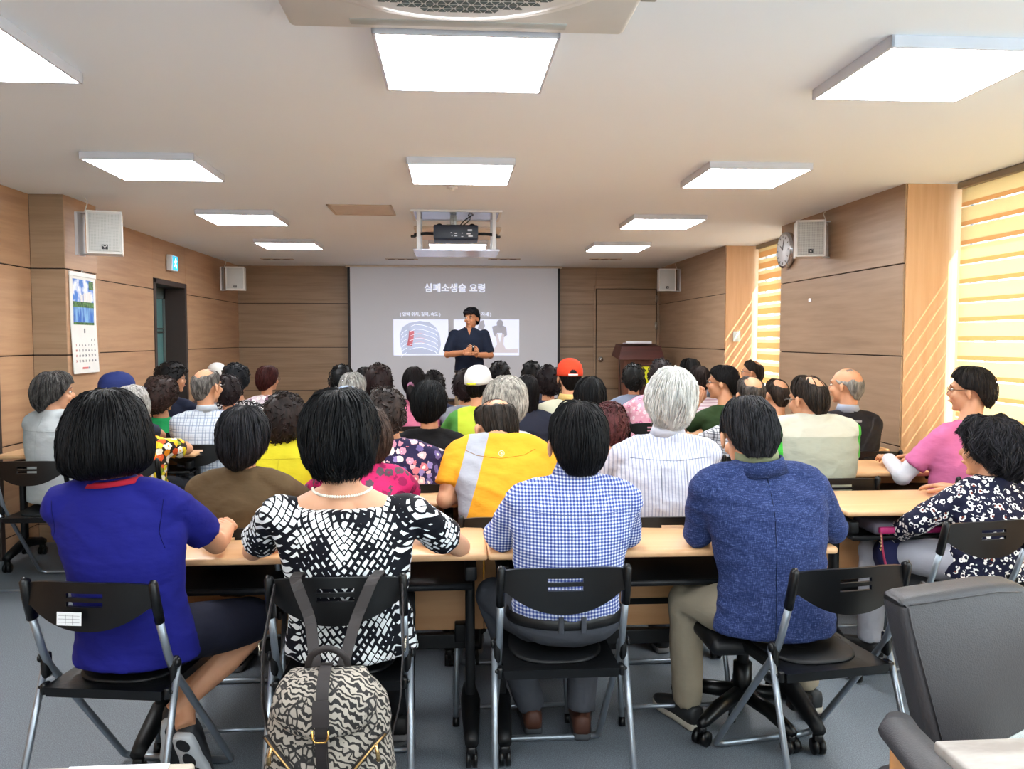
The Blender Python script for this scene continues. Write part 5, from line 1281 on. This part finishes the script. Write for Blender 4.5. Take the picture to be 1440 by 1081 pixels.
for k_, c_, r0 in (('pony', 'c88aac', 1), ('greyclip', 'c9ccd0', 0)):
    r = PEOPLE[k_]
    if r0:
        f = BM()
        for q in range(9): a = q*2*pi/9; v_ = ell(f, r.HM @ Vector((-.02+cos(a)*.018, -.125, -.03+sin(a)*.022)), (.013, .012, .013), None, 8, 6)
        obj('scrunchie', f, fabric(c_), r.root)
        f = BM(); tube(f, [r.HM @ Vector(q) for q in ((-.02, -.12, -.03), (-.025, -.14, -.07), (-.022, -.135, -.12), (-.018, -.12, -.17))], [.022, .034, .034, .012], 12); obj('ponytail', f, m_hair('100c0e'), r.root)
    else:
        f = BM()
        for q in ((-.02, .03), (.02, .035), (.06, -.02)): tube(f, [r.HM @ Vector((q[0]-.015, -.10, q[1]+.045)), r.HM @ Vector((q[0]+.015, -.108, q[1]+.035))], .004, 6)
        obj('hair_clips', f, plain('c8ccd2', .25, 1), r.root)
# ============================================================ LECTURER
def lecturer():
    YL = 9.75; hw = at(663, 432, Y=YL); X0 = at(660, 520, Y=YL).x; FZ = .12
    t = thing('person', 'man standing before the screen in a navy shirt and khaki trousers, hands together', 'person', (X0, YL, FZ), pi)
    H = hw.z-FZ; u = H/1.75
    hc = Vector((-(hw.x-X0), 0.02, H-.122*1.02)); k = 1.02
    HM = Matrix.Translation(hc) @ Matrix.Rotation(radians(-28), 4, 'Z') @ Matrix.Rotation(radians(-4), 4, 'X') @ Matrix.Scale(k, 4)
    zs = 1.44*u; SHp = [Vector((s*.175, -.01, zs-.02)) for s in (-1, 1)]
    # local +x is to the picture's left
    AR = [(Vector((-.25, .03, 1.16*u)), Vector((-.09, .22, 1.17*u)), Vector((.55, .25, .55)), .5), (Vector((.26, .05, 1.17*u)), Vector((.06, .25, 1.20*u)), Vector((-1, .1, .05)), .35)]
    b = BM()
    def he(c, r, rot=None):
        for v in ell(b, c, r, rot, 20, 14): v.co = HM @ v.co
    he((0, -.010, .022), (.073, .092, .084)); he((0, .030, -.045), (.056, .056, .066)); he((0, .064, -.098), (.026, .020, .015))
    he((0, .094, -.022), (.011, .022, .017)); he((0, .090, .004), (.008, .012, .022)); he((0, .086, -.058), (.022, .012, .010)); he((0, .078, .022), (.045, .018, .010))
    for s in (-1, 1): he((s*.077, -.006, -.016), (.008, .017, .028), Matrix.Rotation(s*.35, 3, 'Z')); he((s*.035, .066, -.03), (.024, .022, .022))
    up = HM @ Vector((0, -.02, -.04)); lo = Vector((0, -.01, zs+.03)); tube(b, [up, (up+lo)/2, lo, lo-Vector((0, 0, .08))], [.054, .054, .062, .08], 16)
    for (e, wr, hd, cu), sh in zip(AR, SHp): tube(b, [sh, (sh+e)/2, e, e*.65+wr*.35, wr], [.05, .046, .042, .040, .028], 12); ell(b, e, (.041,)*3)
    tube(b, [(0, 0, zs), (0, 0, 1.1*u), (0, 0, .92*u)], [.07, .08, .08], 10); tube(b, [SHp[0], (0, 0, zs), SHp[1]], .045, 10)
    me = remesh(b, .007, 3); hb = BM(); hb.from_mesh(me)
    for (e, wr, hd, cu), s in zip(AR, (-1, 1)): hand_geo(hb, wr-hd.normalized()*.01, hd, (0, 1, .3), s, cu, 1.08, .2)
    obj('body', hb, m_skin('b07a58'), t)
    fb = BM(); ball = BM(); mo = BM()
    for s in (-1, 1):
        for v in ell(fb, (s*.030, .079, .002), (.012, .008, .0055), None, 8, 6): v.co = HM @ v.co
        for v in ell(ball, (s*.030, .0855, .002), (.0055, .004, .0052), None, 8, 6): v.co = HM @ v.co
        tube(ball, [HM @ Vector(q) for q in ((s*.013, .088, .020), (s*.03, .088, .026), (s*.046, .079, .020))], [.003, .004, .002], 5)
    tube(mo, [HM @ Vector(q) for q in ((-.022, .090, -.060), (0, .0985, -.058), (.022, .090, -.060))], [.0015, .004, .0015], 6)
    obj('eyes', fb, plain('cfc8c0', .3), t); obj('eyebrows_and_irises', ball, plain('17110f', .5), t); obj('mouth', mo, plain('8a4a42', .5), t)
    obj('hair', hair_mesh('short', HM, 1.05, 500, False, None, 5, 44), m_hair('0a0b0f'), t)
    f = BM()
    for q in range(9): tube(f, [HM @ Vector((-.05+q*.0125, .07, .092)), HM @ Vector((-.055+q*.0135, .094, .066)), HM @ Vector((-.06+q*.015, .094-.001*(q-4)**2, .034))], [.009, .009, .002], 6)
    obj('fringe', f, m_hair('0a0b0f'), t)
    b = BM(); n = 28
    loft(b, [[Vector((cos(2*pi*q/n)*a, sin(2*pi*q/n)*c, z*u)) for q in range(n)] for z, a, c in ((.955, .185, .135), (1.0, .180, .135), (1.10, .168, .125), (1.25, .182, .125), (1.36, .195, .115), (1.42, .185, .095), (1.46, .14, .075), (1.50, .07, .055))])
    for (e, wr, hd, cu), sh, s in zip(AR, SHp, (-1, 1)): ell(b, sh, (.066, .068, .062)); tube(b, [sh, (sh+e)/2, sh*.1+e*.9], [.066, .064, .066], 14)
    me = remesh(b, .010, 4)
    for v in me.vertices: v.co = v.co+v.normal*.006*noise.fractal(Vector((v.co.x*8, v.co.y*6, v.co.z*14)), 1, 2, 3)
    obj('shirt', me, fabric('131c30'), t)
    b = BM(); m = 24; loft(b, [[Vector((cos(2*pi*q/m)*r, -.005+sin(2*pi*q/m)*r*.9, 1.475*u+h-.02*(sin(2*pi*q/m) > .5))) for q in range(m)] for h, r in ((-.01, .08), (.03, .066), (.034, .060), (.0, .062))], cap=False, closed=True); obj('collar', recalc(b), fabric('131c30'), t)
    f = BM(); poly(f, [(-.028, 1.50*u), (.028, 1.50*u), (0, 1.405*u)], .004, 'Y', .095); obj('open_neck', recalc(f), m_skin('b07a58'), t, smooth=False)
    b = BM(); ell(b, (0, 0, .92*u), (.172, .125, .09), None, 20, 12)
    for s in (-1, 1): tube(b, [(s*.085, 0, .90*u), (s*.10, .01, .50*u), (s*.11, 0, .10*u)], [.095, .075, .062], 14)
    me = remesh(b, .013, 3)
    for v in me.vertices: v.co = v.co+v.normal*.005*noise.fractal(v.co*9, 1, 2, 3)
    obj('trousers', me, fabric('a88f70'), t)
    b = BM(); tube(b, [(cos(2*pi*q/32)*.176, sin(2*pi*q/32)*.134, .965*u) for q in range(32)], .018, 8, closed=True, flat=(.35, 1)); obj('belt', b, plain('121214', .4), t)
    for s in (-1, 1): shoe(t, (s*.11, 0, .082), (s*.15, 1), plain('2a1e18', .4), plain('1c1a1a', .5))
    c = thing('slide_clicker', "small black slide clicker in the lecturer's raised hand", 'remote', (X0+.04, YL-.27, FZ+1.245*u), 0)
    f = BM(); tube(f, [(0, 0, -.03), (0, 0, .045)], [.012, .011], 10, flat=(1.2, .7)); obj('body', f, plain('15161a', .4), c); f = BM(); ell(f, (0, -.009, .02), (.006, .003, .006)); obj('button', f, plain('c4c8cc', .4), c)
lecturer()
# ============================================================ BACKPACK on the chair back of the block print blouse
s = NT('grey_zebra_backpack_cloth'); v = s.co((1, 1, .75), (0, .35, 0)); nn = s.n('TexNoise', Vector=v, Scale=13, Detail=1)
wv = s.n('TexWave', _wave_type='BANDS', _bands_direction='DIAGONAL', Vector=v, Scale=30, Distortion=9.0, Detail=1.5); wv.inputs['Detail Scale'].default_value = 1.6
vo = s.n('TexVoronoi', _feature='DISTANCE_TO_EDGE', Vector=s.co((1, 1, .7)), Scale=66)
sel = s.math('GREATER_THAN', nn.outputs[0], .56)
c1 = s.ramp(wv.outputs[0], [(.42, '1d1b1b'), (.5, 'a39b90')]); c2 = s.ramp(vo.outputs[0], [(.09, '1f1d1d'), (.16, '9a9288')])
s.bump(s.noise(8, detail=3), .3, .02); M_PACK = s.fin(s.mix(sel, c1, c2), .8)
M_WEB = plain('1e1717', .6)

t = thing('backpack', 'grey and black animal print backpack hanging from the chair back', 'backpack', (-.325, 2.10, .05))
f = BM(); n = 28
def br(z, a, c, y=0, sq=.75): return [Vector((math.copysign(abs(cos(q))**sq, cos(q))*a, y+math.copysign(abs(sin(q))**sq, sin(q))*c, z)) for q in [2*pi*i/n for i in range(n)]]
loft(f, [br(.14, .13, .05), br(.155, .152, .075), br(.22, .166, .09), br(.32, .160, .09), br(.40, .156, .086), br(.455, .142, .076), br(.495, .115, .06), br(.515, .08, .035)])
me = bpy.data.meshes.new('m'); f.to_mesh(me); f.free(); b2 = BM(); b2.from_mesh(me); bmesh.ops.subdivide_edges(b2, edges=b2.edges[:], cuts=2, use_grid_fill=True, smooth=.0)
for v_ in b2.verts: v_.co += v_.normal*.010*noise.fractal(v_.co*9, 1, 2, 3)
obj('bag_body', b2, M_PACK, t)
f = BM(); fl = []
for z, a, y, th in ((.525, .085, -.01, .01), (.545, .095, -.045, .012), (.53, .115, -.085, .012), (.50, .128, -.108, .014), (.465, .126, -.118, .014), (.435, .108, -.122, .014), (.412, .075, -.124, .013), (.402, .03, -.124, .012)):
    fl.append([Vector((x_*a, y+abs(x_)**2.5*.035+yo, z-abs(x_)**3*.012)) for x_, yo in [(-1+i/5, 0) for i in range(11)]+[(1-i/5, th) for i in range(11)]])
loft(f, fl); b2 = recalc(f); bmesh.ops.subdivide_edges(b2, edges=b2.edges[:], cuts=1, use_grid_fill=True, smooth=.3); obj('flap', b2, M_PACK, t)
def strap(pts, w_, name, par=t, m_=None, th=.0022):
    f = BM(); tube(f, bend(pts, .04, 4), w_, 4, flat=(1, 1)); 
    o = obj(name, f, m_ or M_WEB, par); return o
def ribbon(pts, w_, name, par=None, th=.004, m_=None, wd=(1, 0, 0)):
    pts = bend(pts, .03, 3); f = BM(); rg = []
    for i, p in enumerate(pts):
        tt = (pts[min(i+1, len(pts)-1)]-pts[max(i-1, 0)]).normalized(); q = Vector(wd); q = (q-tt*q.dot(tt)).normalized(); nn_ = tt.cross(q)
        rg.append([p+q*w_/2+nn_*th/2, p-q*w_/2+nn_*th/2, p-q*w_/2-nn_*th/2, p+q*w_/2-nn_*th/2])
    loft(f, rg); return obj(name, recalc(f), m_ or M_WEB, par or t, smooth=False)
ribbon([(0, -.02, .552), (0, -.06, .560), (0, -.102, .535), (0, -.126, .48), (0, -.136, .43), (0, -.132, .38), (0, -.112, .30)], .030, 'closing_strap')
ribbon([(0, -.134, .505), (0, -.143, .475), (0, -.145, .445)], .040, 'strap_keeper', th=.006)
f = BM(); L = [(-.019, -.148, .437), (-.019, -.149, .418), (-.012, -.149, .408), (.012, -.149, .408), (.019, -.149, .418), (.019, -.148, .437)]
tube(f, L, .0028, 8); obj('brass_buckle', f, plain('c79a58', .25, 1), t)
ribbon([(0, -.144, .412), (0, -.138, .36), (0, -.122, .325)], .026, 'strap_tail')
f = BM(); tube(f, bend([(-.052, -.01, .53), (-.045, -.025, .575), (0, -.03, .600), (.045, -.025, .575), (.052, -.01, .53)], .04), .009, 10, flat=(1, .8)); obj('top_handle', f, M_WEB, t)
for sx in (-1, 1):
    ribbon([(sx*.035, .0, .535), (sx*.06, .085, .63), (sx*.105, .105, .735), (sx*.112, .175, .725), (sx*.112, .225, .725), (sx*.115, .23, .66)], .030, 'shoulder_strap')
    ribbon([(sx*.178, .20, .69), (sx*.186, .08, .56), (sx*.180, .04, .42), (sx*.15, .03, .30)], .024, 'side_strap', wd=(0, 1, 0))
    f = BM(); tube(f, [Vector((sx*.192, .098, .575)), Vector((sx*.192, .064, .575)), Vector((sx*.191, .060, .548)), Vector((sx*.191, .094, .548))], .0028, 6, closed=True); obj('strap_buckle', f, plain('b8b0a0', .25, 1), t)
    L = [(sx*.150, -.060, .385), (sx*.125, -.090, .372), (sx*.080, -.108, .325), (sx*.048, -.108, .26)]
    f = BM(); tube(f, L, [.009, .010, .010, .008], 8, flat=(.9, .5)); z_ = obj('pocket_zip_tape', f, plain('1d1a18', .6), t)
    f = BM(); tube(f, [(x_, y_-.008, zz) for x_, y_, zz in L], .0028, 6); obj('zip_teeth', f, plain('c9a46a', .3, 1), z_)
    f = BM(); tube(f, [(sx*.128, -.100, .375), (sx*.132, -.102, .355), (sx*.135, -.100, .333)], [.004, .005, .006], 8); obj('zip_pull', f, plain('d2b078', .25, 1), z_)
# stitched seams laid on the cloth of the nearer backs
def seam(key, pts, mat, r_=.0011, name='seam'):
    R = PEOPLE[key]; me = R.shirt.data
    bv = BVHTree.FromPolygons([v.co for v in me.vertices], [tuple(p.vertices) for p in me.polygons]); L = []
    for (x0, z0), (x1, z1) in zip(pts, pts[1:]):
        for k in range(12):
            x, z = R.sc.x+x0+(x1-x0)*k/11, R.sc.z+z0+(z1-z0)*k/11
            h = bv.ray_cast(Vector((x, -1, z)), Vector((0, 1, 0)))
            if h[0] is not None: L.append(h[0]+h[1]*r_*.3)
    if len(L) > 3: f = BM(); tube(f, L, r_, 5); obj(name, f, mat, R.root)
seam('blazer', [(0, .045), (.004, -.25), (0, -.49)], fabric('182242'))
seam('check', [(-.16, -.045), (0, -.055), (.16, -.045)], fabric('5a6aa4')); seam('check', [(-.175, -.02), (-.165, -.12)], fabric('5a6aa4')); seam('check', [(.175, -.02), (.165, -.12)], fabric('5a6aa4'))
seam('white', [(-.165, -.03), (0, -.04), (.165, -.03)], fabric('8f97b0'))
for q_ in (-.05, .05): seam('white', [(q_, -.042), (q_*1.05, -.20)], fabric('9aa0b4'))
seam('blue', [(-.158, .0), (-.15, -.09), (-.165, -.14)], fabric('0d1058')); seam('blue', [(.158, .0), (.15, -.09), (.165, -.14)], fabric('0d1058'))
seam('blouse', [(0, .03), (0, -.30)], fabric('aab4b8')); seam('blouse', [(-.16, -.06), (.16, -.06)], fabric('aab4b8'))
seam('yellowtop', [(-.16, -.05), (.16, -.05)], fabric('b8b024')); seam('yellowtop', [(0, -.05), (0, -.25)], fabric('b8b024'))
seam('yellow', [(-.15, .0), (-.10, -.02), (0, -.03), (.10, -.02), (.15, .0)], fabric('b87c18'))
# the sticker belongs to the one chair under the woman in royal blue
f = BM(); bx(-.055, .015, 0, .0012, -.018, .018, 0, f); st = obj('sticker', f, plain('d6d8da', .5), None, smooth=False); 
f = BM()
for k_ in range(3): bx(-.050, .010, -.0006, 0, -.010+k_*.009, -.0092+k_*.009, 0, f)
for k_ in (-.03, -.01): bx(k_, k_+.0008, -.0006, 0, -.015, .012, 0, f)
g_ = obj('sticker_lines', f, plain('6a6e72'), st, smooth=False)
# stitched seams laid on the cloth of the nearer backs
def seam(key, pts, mat, r_=.0011, name='seam'):
    R = PEOPLE[key]; me = R.shirt.data
    bv = BVHTree.FromPolygons([v.co for v in me.vertices], [tuple(p.vertices) for p in me.polygons]); L = []
    for (x0, z0), (x1, z1) in zip(pts, pts[1:]):
        for k in range(12):
            x, z = R.sc.x+x0+(x1-x0)*k/11, R.sc.z+z0+(z1-z0)*k/11
            h = bv.ray_cast(Vector((x, -1, z)), Vector((0, 1, 0)))
            if h[0] is not None: L.append(h[0]+h[1]*r_*.3)
    if len(L) > 3: f = BM(); tube(f, L, r_, 5); obj(name, f, mat, R.root)
seam('blazer', [(0, .045), (.004, -.25), (0, -.49)], fabric('182242'))
seam('check', [(-.16, -.045), (0, -.055), (.16, -.045)], fabric('5a6aa4')); seam('check', [(-.175, -.02), (-.165, -.12)], fabric('5a6aa4')); seam('check', [(.175, -.02), (.165, -.12)], fabric('5a6aa4'))
seam('white', [(-.165, -.03), (0, -.04), (.165, -.03)], fabric('8f97b0'))
for q_ in (-.05, .05): seam('white', [(q_, -.042), (q_*1.05, -.20)], fabric('9aa0b4'))
seam('blue', [(-.158, .0), (-.15, -.09), (-.165, -.14)], fabric('0d1058')); seam('blue', [(.158, .0), (.15, -.09), (.165, -.14)], fabric('0d1058'))
seam('blouse', [(0, .03), (0, -.30)], fabric('aab4b8')); seam('blouse', [(-.16, -.06), (.16, -.06)], fabric('aab4b8'))
seam('yellowtop', [(-.16, -.05), (.16, -.05)], fabric('b8b024')); seam('yellowtop', [(0, -.05), (0, -.25)], fabric('b8b024'))
seam('yellow', [(-.15, .0), (-.10, -.02), (0, -.03), (.10, -.02), (.15, .0)], fabric('b87c18'))
# the sticker belongs to this one chair
st.parent = CHAIR0; st.location = (-.01, -.281, .672); st.rotation_euler = (radians(-4), 0, 0)
bpy.data.scenes.remove(TS)
